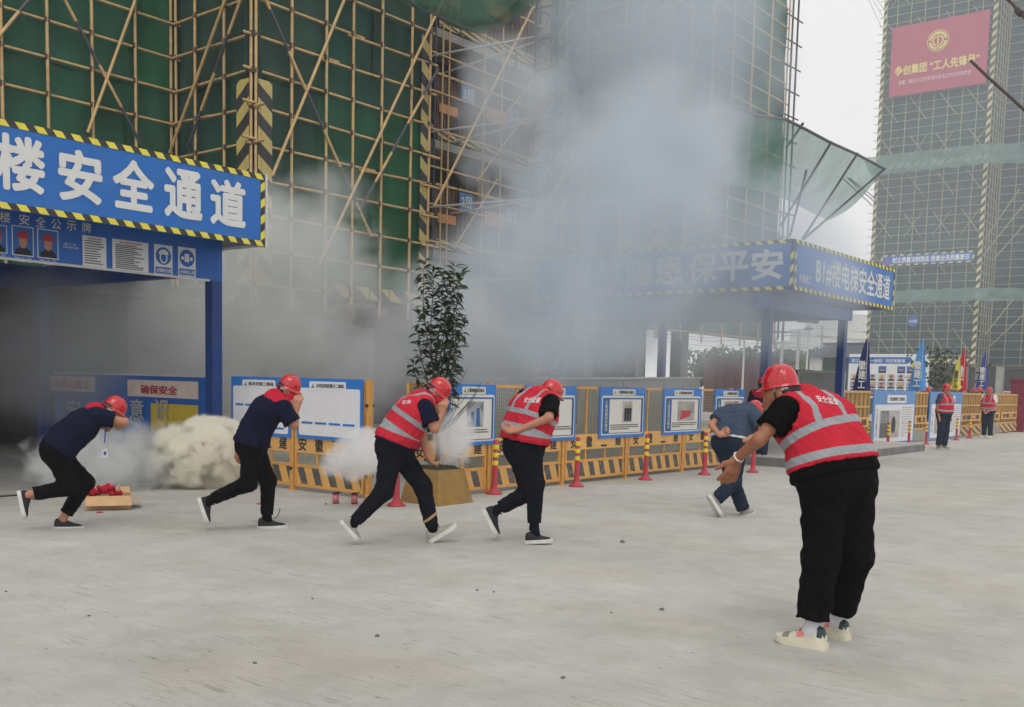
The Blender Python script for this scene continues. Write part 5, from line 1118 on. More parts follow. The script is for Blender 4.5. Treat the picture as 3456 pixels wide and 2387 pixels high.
cl_ = Field(.009, .02); cl_.rc(f3(950, 285, -.05), f3(900, 290, .0), .042, .05).rc(f3(830, 230, -.07), f3(930, 290, -.07), .026, .03); me, _ = cl_.mesh('face_cloth', m_redc, .005, (30, 22), 4); link('face_cloth', me, p3)
gld = Field(.008, .01); a = lerp(J['knL'], J['anL'], .62); b = lerp(J['knL'], J['anL'], .76); ax = nrm(nrm(b-a)+f3.R*.5); gld.rc(a, b, .079, .074, [(b, ax), (a+nrm(b-a)*.03, -ax)]); me, _ = gld.mesh('gold_band', mat('cloth_gold', rgb(170, 140, 96), .7, .2)); link('gold_band', me, p3)
tch = thing('torch', 'small grey torch gripped low in the striding person\'s hand', 'torch', f3(878, 838, .0)); part('barrel', MB().tube(f3(800, 800, .0), f3(870, 832, .0), .013, .014, 10), mat('torch_grey', rgb(90, 92, 92), .4, .1, metal=.5), tch, True); part('head', MB().tube(f3(868, 831, .0), f3(900, 850, .0), .02, .026, 10), mat('torch_head', rgb(60, 62, 64), .35, .1, metal=.5), tch, True)
# --- red vest, hands clasped behind
f4 = Fig(1820, 1834, (1600, 1240), 2.575)
J = joints(f4, dict(neck=(590, 240, .06), chest=(515, 390, .03), waist=(455, 545, 0), pelvis=(430, 690, 0), shR=(665, 310, -.14), shL=(450, 260, .17), elR=(650, 440, -.27), wrR=(385, 545, -.25), elL=(400, 440, .24), wrL=(390, 560, .1), hpR=(470, 720, -.08), hpL=(400, 720, .08), knR=(530, 1010, -.08), anR=(522, 1400, -.06), heR=(448, 1532, -.06), toR=(678, 1520, -.06), knL=(480, 1085, .08), anL=(195, 1240, .08), heL=(70, 1240, .08), toL=(190, 1478, .08)))
headset(J, f4, 672, 215, .12, 24, 25)
p4_ = person('person in red reflective vest hurrying with one hand clasped behind the back', J, dict(shirt=m_blk2, trousers=m_dnav, vest=True, bulk=1.13, torso=(.135, .145, .142), shoes=(m_sblack, m_sole), leg=(.115, .088, .062), hem=.88, sleeve=.78, loose=.012, cuff=.07, shirt_hem=.7, vest_hem=.6, seed=11, hs=.88, h=.010, socks=m_dnav, handR=(-f4.R*.95-ZU*.1, ZU*.8-f4.dv*.4, 1, .45, .1), print=('安全监督', J['chest']-f4.R*.14+ZU*.10-f4.dv*.3, nrm(f4.R*.95-f4.dv*.25), nrm(ZU*.95+f4.R*.2), .17, .055), g=f4.P), 'people running through the smoke')
# --- slate shirt, bent away, hand behind
f5 = Fig(2520, 1745, (2360, 1240), 2.954)
J = joints(f5, dict(neck=(500, 420, .2), chest=(400, 500, .12), waist=(335, 640, .04), pelvis=(310, 750, 0), shL=(230, 470, .1), shR=(560, 500, -.05), elL=(120, 575, -.02), wrL=(200, 675, -.18), elR=(650, 640, -.12), wrR=(520, 700, -.2), hpL=(255, 780, .02), hpR=(375, 790, -.02), knL=(330, 1120, .06), anL=(445, 1430, .12), heL=(415, 1502, .1), toL=(535, 1452, .36), knR=(345, 1150, -.06), anR=(165, 1320, -.16), heR=(80, 1290, -.2), toR=(205, 1505, -.18)))
headset(J, f5, 545, 425, .25, 52, 40, 1, .05)
p5_ = person('person in slate blue shirt and jeans bending away through thin smoke', J, dict(shirt=m_slate, trousers=m_jean, hem_band=True, bulk=1.06, torso=(.13, .14, .14), shoes=(m_sgrey, m_sole), leg=(.112, .088, .078), hem=.96, sleeve=.6, loose=.02, cuff=.075, shirt_hem=.5, seed=13, hs=.88, h=.011, handL=(f5.R*.9+ZU*.2, ZU*.5-f5.dv*.5, -1, .8, .05), g=f5.P), 'people running through the smoke')
# --- the large figure: red vest, leaning over and waving people on
f6 = Fig(2800, 2175, (2420, 1190), 2.8)
J = joints(f6, dict(neck=(775, 440, .1), chest=(925, 670, .08), waist=(1060, 930, .03), pelvis=(1125, 1180, 0), shL=(640, 545, -.1), shR=(1085, 540, .2), elL=(395, 830, -.22), wrL=(190, 1000, -.12), elR=(1090, 800, .42), wrR=(960, 960, .45), hpL=(1010, 1250, -.07), hpR=(1265, 1250, .08), knL=(985, 1930, -.08), knR=(1290, 1905, .1), anL=(925, 2610, -.05), anR=(1175, 2540, .14)))
J['heL'] = G(2786, 2193); J['toL'] = G(2622, 2163); J['heR'] = G(2860, 2163); J['toR'] = G(2742, 2128); J['anL'] = lerp(J['heL'], J['toL'], .3)+ZU*.11; J['anR'] = lerp(J['heR'], J['toR'], .3)+ZU*.11
headset(J, f6, 598, 300, .02, 9, 10, -1, .086, .9)
p6 = person('person in red reflective vest and black trousers bending forward with one arm out', J, dict(shirt=m_blk2, trousers=m_blk, vest=True, bulk=1.12, torso=(.135, .142, .15), shoes=(m_scream, m_solec), lace=m_sblack, leg=(.125, .112, .096), hem=.86, sleeve=.6, loose=.013, cuff=.075, shirt_hem=.95, vest_hem=.52, skin=m_skint, seed=17, hs=.86, h=.0085, bk=.02, vents=True, socks=m_whitec, wr=.008, wf=(24, 17), head=1.04, vscale=.93, handL=(-ZU*.9-f6.R*.3+f6.dv*.1, -f6.R*.55+f6.dv*.8, -1, .22, .16, 1.05, .0), print=('安全监督', J['chest']+f6.R*.045+ZU*.14-f6.dv*.3, nrm(f6.R*.95+f6.dv*.2-ZU*.12), nrm(ZU*.95-f6.R*.15), .14, .042), g=f6.P), 'people giving directions')
br = Field(.005, .004); br.rc(lerp(J['elL'], J['wrL'], .9)-ZU*.0, lerp(J['elL'], J['wrL'], .95), .0385, .037, [(lerp(J['elL'], J['wrL'], .95), nrm(J['wrL']-J['elL'])), (lerp(J['elL'], J['wrL'], .91), -nrm(J['wrL']-J['elL']))]); me, _ = br.mesh('bracelet', m_letter); link('bracelet', me, p6)
hd, hf, hu = J['head'], J['hf'], J['hu']; hr = np.cross(hf, hu)
for s_ in (-1, 1):
    e = hd+hf*.083+hr*s_*.034+hu*.012; part('eye', MB().tube(e, e+hf*.006+hr*s_*.003, .011, .006, 8), m_inner, p6, True); b_ = e+hu*.02; part('eyebrow', MB().path([b_-hr*s_*.016+hf*.004, b_+hu*.004+hf*.003, b_+hr*s_*.02-hf*.008], .005, 5), m_hair, p6)
part('mouth', MB().path([hd+hf*.098-hu*.06-hr*.02, hd+hf*.106-hu*.058, hd+hf*.098-hu*.06+hr*.02], .005, 5), mat('lip', rgb(120, 66, 60), .5, .1), p6)
for s_ in (-1, 1): part('chin_strap', MB().path([hd+hf*.02+hr*s_*.088+hu*.04, hd+hf*.015+hr*s_*.084-hu*.02, hd+hf*.03+hr*s_*.06-hu*.09, hd+hf*.05+hr*s_*.02-hu*.128], .006, 5), m_inner, p6)
part('pocket', MB().box(-.5, .5, -.5, .5, -.5, .5), m_blk, p6).matrix_world = Matrix.Translation(Vector(f6(900, 1560, -.1))) @ Matrix.Rotation(math.atan2(f6.R[1], f6.R[0]), 4, 'Z') @ Matrix.Diagonal((.05, .16, .2, 1))
def shoe_patch(parent, sel, m, k, name):
    src = SH[0]; fs = [f for f in src.f if len(f) == 4 and sel(sum(src.v[i][0] for i in f)/4, sum(src.v[i][1] for i in f)/4, sum(src.v[i][2] for i in f)/4)]; mb = MB()
    for f in fs:
        i0 = len(mb.v); mb.v += [(src.v[i][0]*1.006-.003, src.v[i][1]*k, (src.v[i][2]-.1)*k+.1) for i in f]; mb.f.append(tuple(range(i0, i0+4)))
    return link(name, mb.mesh(name, m, True), parent, parent.matrix_world.copy())
m_toe = mat('shoe_toe', rgb(132, 128, 118), .7, .1); m_heelp = mat('shoe_heel', rgb(44, 62, 66), .4, .1); m_pinkp = mat('shoe_pink', rgb(216, 128, 116), .6, .1); m_tong = mat('shoe_tongue', rgb(34, 46, 66), .7, .1)
bpy.context.view_layer.update()
for so_ in [c_ for c_ in p6.children if c_.name.startswith('shoe')]:
    PINV[so_.name] = so_.matrix_world.inverted()
    shoe_patch(so_, lambda x, y, z: .66 < x < .86 and z > .17, m_toe, 1.03, 'toe_panel'); shoe_patch(so_, lambda x, y, z: x < .17 and z > .26, m_heelp, 1.03, 'heel_panel'); shoe_patch(so_, lambda x, y, z: .2 < x < .5 and z > .36, m_tong, 1.03, 'tongue'); [shoe_patch(so_, lambda x, y, z: .4 < x < .56 and .2 < z < .31 and y*s_ > 0, m_pinkp, 1.03, 'side_panel') for s_ in (-1, 1)]
# ---------------------------------------------------------------- standing figures
def stand(label, base, face, sp, H=1.72, group=None, hands='down'):
    k = H/1.74; base = V3(base); f = nrm((math.cos(face), math.sin(face), 0)); r = np.array((f[1], -f[0], 0)); P = lambda a, b, z: base+r*a*k+f*b*k+ZU*z*k
    J = dict(neck=P(0, -.01, 1.45), chest=P(0, .01, 1.28), waist=P(0, .02, 1.1), pelvis=P(0, 0, .95), head=P(0, .03, 1.6), hf=f, hu=ZU)
    for q, s in (('L', -1), ('R', 1)):
        J['sh'+q] = P(s*.18, 0, 1.42); J['el'+q] = P(s*.24, -.02, 1.13); J['wr'+q] = P(s*.23, .04, .87)
        if hands == 'front': J['el'+q] = P(s*.25, .02, 1.12); J['wr'+q] = P(s*.06, .2, .92)
        J['hp'+q] = P(s*.09, 0, .92); J['kn'+q] = P(s*.1, .02, .5); J['an'+q] = P(s*.11, -.02, .09); J['he'+q] = P(s*.11, -.08, 0); J['to'+q] = P(s*.14, .2, 0)
    J['helmet'] = J['head']+ZU*.05; sp.setdefault('g', base); return person(label, J, sp, group)
def facing(base, a, b):  # a along image right, b away
    d = nrm((base[0], base[1], 0)); R = np.array((d[1], -d[0], 0)); v = R*a+d*b; return math.atan2(v[1], v[0])
b7 = G(3178, 1517); stand('person in red vest standing guard by the second tall board', b7, facing(b7, .75, -.6), dict(shirt=m_slate, trousers=m_jean, vest=True, h=.017, bulk=1.12, seed=3, shoes=(m_sgrey, m_sole), leg=(.11, .09, .08), hem=.95, loose=.012, sleeve=.6, hs=.9), 1.74, 'people standing by the far fence')
b8 = G(3330, 1479); stand('person in red vest with white sleeves and clasped hands near the booth', b8, facing(b8, -.35, -.9), dict(shirt=m_whitec, trousers=m_jean, vest=True, h=.018, bulk=1.08, seed=4, shoes=(m_scream, m_sole), leg=(.11, .088, .075), hem=.95, sleeve=.6, hs=.9), 1.72, 'people standing by the far fence', 'front')
b9 = G(2560, 1568); stand('person in navy shirt with red shoulders half hidden behind the bending runner', b9, facing(b9, .3, .9), dict(shirt=m_navy_c, trousers=m_jean, yoke=(b9+ZU*1.5, .2, None), h=.014, bulk=1.05, seed=6, shoes=(m_sgrey, m_sole), hs=.9), 1.74, 'people running through the smoke')
for i, (x, y, dep, lb) in enumerate(((3304, 1297, 46, 'behind the purple flag and the booth fence'), (3286, 1314, 44, 'between the red and purple flags'), (3308, 1311, 41, 'just behind the man with white sleeves'), (3243, 1316, 43, 'at the foot of the red flag'), (3116, 1313, 40, 'at the foot of the light blue flag'), (3132, 1312, 39, 'behind the fence between the tall boards'))):
    p = AT(x, y, dep); bb = V3((p[0], p[1], 0)); stand('red helmeted person showing head and shoulders ' + lb, bb, facing(bb, .3 if i % 2 else -.5, -.8), dict(shirt=m_slate if i % 2 else m_navy_c, trousers=m_jean, h=.024, seed=i, hs=.95, vest=False, hair=False), min(1.86, p[2]+.02), 'workers behind the far fence')
# ================================================================ shrub in its concrete planter
m_plant = mat('planter_ochre', rgb(150, 116, 60), .85, .2, 7, .4, 30, dirt=.45, dirtcol=(.2, .17, .1)); m_soil = mat('soil', (.03, .028, .026), .95, .3, 20, .5, 40)
pxc, pyc = 9.53, 8.73
pt = thing('planter', 'ochre painted concrete planter tapering upward beside the yard fence', 'planter', (pxc, pyc, 0))
def frus(s, cx, cy_, b, t, z0, z1):
    i = len(s.v); s.v += [(cx-b, cy_-b, z0), (cx+b, cy_-b, z0), (cx+b, cy_+b, z0), (cx-b, cy_+b, z0), (cx-t, cy_-t, z1), (cx+t, cy_-t, z1), (cx+t, cy_+t, z1), (cx-t, cy_+t, z1)]
    s.f += [(i+3, i+2, i+1, i), (i+4, i+5, i+6, i+7), (i, i+1, i+5, i+4), (i+1, i+2, i+6, i+5), (i+2, i+3, i+7, i+6), (i+3, i, i+4, i+7)]; return s
part('body', frus(MB(), pxc, pyc, .33, .245, 0, .43), m_plant, pt); part('soil', frus(MB(), pxc, pyc, .2, .16, .431, .47), m_soil, pt)
m_bark = mat('bark', rgb(96, 90, 84), .9, .2, 30, .5, 60)
def leaf_mat(name, c):
    m = mat(name, c, .35, .25, 10, spec=.5); n = m.node_tree.nodes; l = m.node_tree.links; b = n['Principled BSDF']; tl = n.new('ShaderNodeBsdfTranslucent'); tl.inputs['Color'].default_value = (c[0]*1.6, c[1]*1.8, c[2], 1); mx = n.new('ShaderNodeMixShader'); mx.inputs[0].default_value = .2
    l.new(b.outputs[0], mx.inputs[1]); l.new(tl.outputs[0], mx.inputs[2]); l.new(mx.outputs[0], n['Material Output'].inputs['Surface']); return m
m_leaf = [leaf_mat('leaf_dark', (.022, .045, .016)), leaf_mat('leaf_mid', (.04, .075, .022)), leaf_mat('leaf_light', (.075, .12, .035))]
def leaf_shape(fold, droop):
    s = MB(); xs_ = [0, .18, .42, .7, .9, 1]; ws = [.02, .13, .19, .15, .07, 0]
    for x, w_ in zip(xs_, ws): z = -droop*x*x; s.v += [(x, -w_, z+fold*w_), (x, 0, z), (x, w_, z+fold*w_)]
    for k in range(5): a = 3*k; s.f += [(a, a+1, a+4, a+3), (a+1, a+2, a+5, a+4)]
    return s
LEAF = [leaf_shape(.4, .25+.15*k).mesh('leaf', m_leaf[k], True) for k in range(3)]
sb = thing('shrub', 'slim leafy evergreen shrub with bare lower twigs in the ochre planter', 'shrub', (pxc, pyc, .44))
rs = random.Random(21); nleaf = 0; rest = MB()
f_tree = Fig(1500, 1640)
trunk = [(pxc, pyc, .44), (pxc+.01, pyc, .7), (pxc, pyc+.01, 1.0), (pxc+.01, pyc, 1.25)]
part('trunk', MB().path(trunk, [.03, .026, .023, .02], 8), m_bark, sb, True)
tops = [(-.22, 3.0), (-.12, 2.92), (.0, 2.86), (.1, 2.78), (.2, 2.95), (.27, 2.85), (-.27, 2.35), (.28, 2.3), (.05, 2.55), (-.1, 2.2), (.16, 2.3), (-.3, 1.75), (.2, 1.7)]
stems = []
for i, (dx, zt_) in enumerate(tops):
    dy = rs.uniform(-.22, .22); pts = []; z0 = rs.uniform(.9, 1.25)
    for k in range(9):
        t = k/8; sp_ = t**.65; pts.append(Vector((pxc, pyc, z0)) + Vector(f_tree.R)*(dx*sp_+.03*math.sin(t*7+i)) + Vector(f_tree.dv)*(dy*sp_+.03*math.cos(t*6+i)) + Vector((0, 0, (zt_-z0)*t)))
    st = part('branch', MB().path(pts, [.013-.0095*k/8 for k in range(9)], 5), m_bark, sb); stems.append((st, pts, zt_))
for i in range(10):   # dry twigs low down
    a = rs.uniform(0, 6.28); z0 = rs.uniform(.8, 1.3); L = rs.uniform(.3, .55); d = Vector((math.cos(a), math.sin(a), 0)); p0 = Vector((pxc, pyc, z0)); part('twig', MB().path([p0, p0+d*L*.4+Vector((0, 0, L*.3)), p0+d*L*.8+Vector((0, 0, L*.75)), p0+d*L*1.05+Vector((0, 0, L*1.2))], [.008, .006, .004, .002], 4), m_bark, sb)
cand = []
for st, pts, zt_ in stems:
    n = 30
    for k in range(n):
        t = .22+.78*k/(n-1); q = t*8; i = min(int(q), 7); p = pts[i].lerp(pts[i+1], q-i); dens = .35+.65*max(0, (p.z-1.5)/1.4)
        for j in range(4):
            if rs.random() > dens*1.0: continue
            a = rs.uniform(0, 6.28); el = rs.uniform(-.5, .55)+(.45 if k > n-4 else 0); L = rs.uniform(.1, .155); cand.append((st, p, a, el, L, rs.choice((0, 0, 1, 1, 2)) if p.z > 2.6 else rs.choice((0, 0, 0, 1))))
    
rs.shuffle(cand)
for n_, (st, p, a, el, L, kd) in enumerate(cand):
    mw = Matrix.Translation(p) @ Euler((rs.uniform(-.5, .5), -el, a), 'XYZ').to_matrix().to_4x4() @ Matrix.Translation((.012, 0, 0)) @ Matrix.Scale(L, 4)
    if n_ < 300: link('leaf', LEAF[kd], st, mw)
    else:
        src_ = LEAF[kd]; i0 = len(rest.v); rest.v += [tuple(mw @ v.co) for v in src_.vertices]; rest.f += [tuple(i0+q for q in pl_.vertices) for pl_ in src_.polygons]
part('foliage', rest, m_leaf[0], sb, True, kind='stuff')
# ================================================================ smoke tins, box, discs, grit
m_tin = mat('tin_red', rgb(150, 44, 60), .4, .15, 12, dirt=.3); m_tinw = mat('tin_label', rgb(200, 120, 120), .5, .1)
for i, (x, y, lb) in enumerate(((1133, 1700, 'red smoke tin pouring out white smoke'), (1196, 1702, 'red smoke tin beside its smoking twin, with a burnt top'))):
    p = G(x, y); e = thing('smoke_tin', lb + ' on the concrete', 'smoke tin', p, 'smoke tins'); part('can', lathe([(.038, 0), (.04, .004), (.04, .122), (.038, .126)], 16), m_tin, e, True).location = p; part('label_print', lathe([(.0405, .02), (.0405, .105)], 16), m_tinw, e, True).location = p; part('lid', lathe([(.041, .124), (.041, .132), (.03, .135), (.012, .135), (.012, .145)], 12), m_inner, e, True).location = p
    part('pull_tab', MB().path([(p[0]-.05, p[1], .137), (p[0], p[1]-.02, .142), (p[0]+.06, p[1]-.03, .139)], .006, 4), m_inner, e)
m_card = mat('cardboard', rgb(196, 160, 118), .85, .1, 8, .15, 40); m_cardd = mat('cardboard_inside', rgb(110, 84, 60), .9, .1)
bx = Fig(330, 1722, (0, 1300), 3.069); A_ = Vector(G(288, 1722)); Bv = Vector(bx.R); Dv = Vector(bx.dv); bw, bd_, bh = .48, .34, .15
cb = thing('cardboard_box', 'open cardboard box with drooping flaps behind the running legs', 'box', A_)
Pb = lambda a, d, z: A_+Bv*a+Dv*d+Vector((0, 0, z))
def slab(name, pts, th, m, n): return part(name, MB().extrude([(0, 0), (1, 0), (1, 1), (0, 1)], lambda a, b, c: (pts[0]*(1-a)+pts[1]*a)*(1-b)+(pts[3]*(1-a)+pts[2]*a)*b+n*c, th), m, cb)
slab('side', [Pb(0, 0, .003), Pb(bw, 0, .003), Pb(bw, 0, bh), Pb(0, 0, bh)], .006, m_card, Dv); slab('side', [Pb(0, bd_, .003), Pb(bw, bd_, .003), Pb(bw, bd_, bh), Pb(0, bd_, bh)], .006, m_card, -Dv)
slab('side', [Pb(0, .007, .003), Pb(0, bd_-.007, .003), Pb(0, bd_-.007, bh), Pb(0, .007, bh)], .006, m_card, Bv); slab('side', [Pb(bw, .007, .003), Pb(bw, bd_-.007, .003), Pb(bw, bd_-.007, bh), Pb(bw, .007, bh)], .006, m_card, -Bv); slab('bottom', [Pb(0.01, .01, .004), Pb(bw-.01, .01, .004), Pb(bw-.01, bd_-.01, .004), Pb(.01, bd_-.01, .004)], .004, m_cardd, Vector((0, 0, 1)))
slab('flap', [Pb(.01, -.002, bh), Pb(bw-.01, -.002, bh), Pb(bw+.01, -.12, bh-.095), Pb(-.0, -.12, bh-.095)], .005, m_card, Vector((0, 0, 1))); slab('flap', [Pb(bw+.002, .01, bh), Pb(bw+.002, bd_-.01, bh), Pb(bw+.11, bd_, bh-.1), Pb(bw+.11, 0, bh-.1)], .005, m_card, Vector((0, 0, 1)))
slab('flap', [Pb(0, bd_+.002, bh), Pb(bw, bd_+.002, bh), Pb(bw, bd_+.1, bh+.06), Pb(0, bd_+.1, bh+.06)], .005, m_card, Vector((0, 0, 1)))
rv_ = Field(.008, .03); 
for i in range(14): a = Vector(Pb(rs.uniform(.06, .3), rs.uniform(.07, .26), rs.uniform(.15, .23))); rv_.rc(a, a+Bv*rs.uniform(-.1, .12)+Dv*rs.uniform(-.05, .05)+Vector((0, 0, rs.uniform(-.02, .05))), .028, .02)
e = thing('folded_vests', 'crumpled red vests heaped in the open cardboard box', 'vests', Pb(.2, .15, .1)); me, _ = rv_.mesh('cloth_heap', m_redc, .012, (38, 31), 3); link('cloth_heap', me, e)
m_plastic = mat('clear_plastic', (.7, .72, .74), .15, .05); m_plastic.node_tree.nodes['Principled BSDF'].inputs['Transmission Weight'].default_value = .8
e = thing('plastic_bottle', 'clear crumpled plastic bottle standing in the open cardboard box', 'bottle', Pb(.36, .2, .1)); part('body', lathe([(.028, 0), (.031, .02), (.027, .05), (.031, .09), (.03, .12), (.012, .16), (.012, .18)], 12), m_plastic, e, True).location = Pb(.36, .2, .06); part('cap', lathe([(.014, .181), (.014, .195)], 10), m_white, e, True).location = Pb(.36, .2, .06)
m_disc = mat('disc_red', rgb(170, 40, 40), .6, .15)
for x, y, lb in ((337, 1731, 'flat red plastic disc on the concrete before the cardboard box'), (876, 1702, 'flat red plastic disc on the concrete behind the creeping person')):
    p = G(x, y); e = thing('red_disc', lb, 'disc', p); part('disc', lathe([(.036, 0.001), (.038, .004), (.036, .01), (.02, .011)], 16), m_disc, e, True).location = p
m_stone = mat('grit', (.16, .15, .12), .9, .3, 30)
for i, (x, y, s_) in enumerate(((1273, 2149, .018), (2233, 2059, .02), (20, 1998, .012), (1054, 2022, .01), (2063, 2069, .01), (1610, 1993, .014), (1666, 1999, .012), (2100, 1832, .03), (1940, 1640, .02), (1100, 1703, .02), (2700, 1960, .012), (300, 2080, .012), (860, 2240, .014), (1900, 2290, .015))):
    p = G(x, y); me_ = MB(); n = 7
    for k in range(n): a = 6.283*k/n; me_.v.append((p[0]+s_*math.cos(a)*rs.uniform(.7, 1.1), p[1]+s_*math.sin(a)*rs.uniform(.7, 1.1), .001))
    for k in range(n): a = 6.283*k/n; me_.v.append((p[0]+s_*.6*math.cos(a), p[1]+s_*.6*math.sin(a), s_*rs.uniform(.6, .9)))
    for k in range(n): me_.f.append((k, (k+1) % n, n+(k+1) % n, n+k))
    me_.f.append(tuple(range(n, 2*n))); o = link('pebble', me_.mesh('pebble', m_stone)); tag(o, 'small dark pebble lying on the open concrete yard', 'pebble', 'pebbles on the yard')
# ================================================================ behind the fence: white barrier, info board, rope
wb = thing('site_barrier', 'long off white sheet barrier behind the yard fence under the canopy', 'barrier', (13, 10.6, 0))
m_offw = mat('barrier_white', rgb(176, 178, 174), .7, .08, 2, dirt=.2)
for k in range(5): x0 = 12.2+k*1.55; part('panel', MB().quad((x0, 10.6, .05), (x0+1.53, 10.6, .05), (x0+1.53, 10.6, 1.55+.03*(k+1)), (x0, 10.6, 1.55+.03*k)), m_offw, wb)
part('top_rail', MB().path([(12.2, 10.58, 1.57), (19.95, 10.58, 1.72)], .03, 6), m_steelw, wb)
ib = thing('information_board', 'pale grey metal information board standing on the raised slab', 'board', (25.2, 10, .2)); p0, p1_ = PX(2698, 1300, 24.6), PX(2842, 1300, 24.6)
part('panel', MB().box(24.6, 24.64, p1_[1], p0[1], .55, 1.95), m_offw, ib); part('frame', MB().box(24.57, 24.66, p0[1]+.002, p0[1]+.05, .2, 2.0).box(24.57, 24.66, p1_[1]-.05, p1_[1]-.002, .2, 2.0).box(24.57, 24.66, p1_[1], p0[1], 1.952, 2.0), m_steelw, ib)
lineprint((24.6, p0[1], .55), MY_, Z_, .1, p0[1]-p1_[1]-.1, [.4, .5, .6], .02, 3, .004, ib, mat('print_faint', (.45, .45, .45), .7, .05)); logo((24.6, p0[1], .55), MY_, Z_, (p0[1]-p1_[1])*.4, .95, .2, .004, ib, mat('print_faint', (.4, .4, .4), .7))
for i, (a, b, r, up_k) in enumerate((((3276, 205), (3470, 385), .017, 0.0), ((3392, -8), (3470, 72), .017, .6))):
    p, q = Vector(AT(*a, 9)), Vector(AT(*b, 8.6)); d = (q-p).normalized(); p = p-d*up_k; q = p+d*(p.z/-d.z); L_ = (q-p).length; n_ = 24
    side = d.cross(Vector((0, 0, 1))).normalized(); pts = [p.lerp(q, k/n_)+side*(.012*math.sin(k*1.7+i)) for k in range(n_+1)]
    e = thing('leaning_pole', ('thin dark leaning pole whose tip crosses the red banner', 'thin dark leaning pole crossing the netting beside the tower corner')[i], 'pole', (q.x, q.y, 0)); m_ = mat('pole_brown', rgb(84, 74, 70), .9, .3, 60, .5, 90)
    part('shaft', MB().path(pts, [r*(.75+.25*k/n_) for k in range(n_+1)], 6), m_, e); part('knot', MB().path([p.lerp(q, .9/L_), p.lerp(q, 1.0/L_)], r*1.6, 6), m_, e)
# ================================================================ feather flags
def flag(x, ytop, ybot, dep, col, wpx, label, words, wave=1, wm=None):
    p = AT(x, (ytop+ybot)/2, dep); fg = V3((p[0], p[1], 0)); d = nrm(fg); R = Vector((d[1], -d[0], 0)); D_ = Vector(d); zt_, zb_ = AT(x, ytop, dep)[2], AT(x, ybot, dep)[2]; W = wpx/FPX*dep
    e = thing('feather_flag', label, 'flag', (p[0], p[1], 0), 'company flags behind the far fence'); m = cloth('flag_%d' % int(col[0]*1000+col[2]*100), col, .8, .1)
    part('pole', MB().tube((p[0], p[1], 0), (p[0], p[1], zt_+.05), .014, .008, 6), m_steelw, e)
    def f(u, v):
        s = .1+.9*(1-v)**.75; a = ((u-.72)*s)*W*wave
        return Vector((p[0], p[1], 0))+R*a+D_*(.07*math.sin(u*6+v*5)*(1-v)+.03)+Vector((0, 0, zb_+(zt_-zb_)*v-.05*math.sin(u*3.1)))
    cl = part('cloth', sheet(lambda u, v: f(u, v)+R*(.0), 10, 22), m, e, True)
    tx = text('lettering', '\n'.join(words), Vector((p[0], p[1], zb_+(zt_-zb_)*.06))-R*W*.45*wave-D_*.11, np.array(R), ZU, W*.42, (zt_-zb_)*.52, wm or m_letter, cl, .03, 0)
flag(2925, 1142, 1322, 29.5, rgb(44, 52, 100), 58, 'dark navy feather flag with white characters against the photo wall', '徽建工')
flag(3112, 1148, 1316, 34, rgb(84, 148, 210), 56, 'light blue feather flag with white characters beside the photo wall', '徽建工', 1)
flag(3236, 1202, 1314, 38, rgb(214, 200, 70), 32, 'yellow feather flag with dark characters between the others', '建工', 1, m_black)
flag(3254, 1174, 1318, 39, rgb(190, 40, 62), 40, 'red feather flag with white characters beyond the tall boards', '建工', 1)
flag(3326, 1186, 1312, 42, rgb(70, 80, 150), 38, 'purple blue feather flag with white characters beside the booth', '徽建工', 1)
# ================================================================ photo wall of portraits
pw = thing('photo_wall', 'large white board of worker portraits with a blue title band', 'board', (60, 19, 0)); XW = 60; wy0, wy1 = PX(2868, 1195, XW)[1], PX(3138, 1195, XW)[1]; wz0, wz1 = 1.1, 3.65; o = (XW, wy0, wz0); W, H = wy0-wy1, wz1-wz0
part('panel', rect(o, MY_, Z_, 0, W, 0, H, 0, .06), m_sheetw, pw); part('title_band', rplate(o, MY_, Z_, [(0, H*.78), (W*.74, H*.78), (W*.8, H*.86), (W*.78, H*.93), (0, H*.93)], .064), m_blue, pw); text('lettering', '滨江时代（一标段）项目笑脸墙', (XW, wy0-W*.03, wz0+H*.805), MY_, Z_, W*.68, H*.085, m_white, pw, .02, .07)
part('print', rplate(o, MY_, Z_, ell(W*.82, H*.72, W*.035, H*.07), .066), m_pyel, pw); part('print', rplate(o, MY_, Z_, ell(W*.94, H*.78, W*.06, H*.08), .065), m_blue, pw)
m_pb = [m_blue, mat('photo_back_grey', (.4, .4, .42), .6, .1), mat('photo_back_pale', (.55, .55, .55), .6, .1)]; m_help = [mat('print_helm_blue', rgb(40, 70, 140), .6, .1), mat('print_helm_yellow', rgb(206, 180, 50), .6, .1), m_helmp]
for r in range(4):
    for c in range(8):
        if r == 0 and c not in (3, 5, 6): continue
        portrait((XW, wy0-W*(.03+.118*c), wz0+H*(.57-.175*r)), MY_, Z_, W*.1, H*.155, pw, m_pb[(c*3+r*2) % 3], m_help[(c+r) % 3 if r else 0], .064)
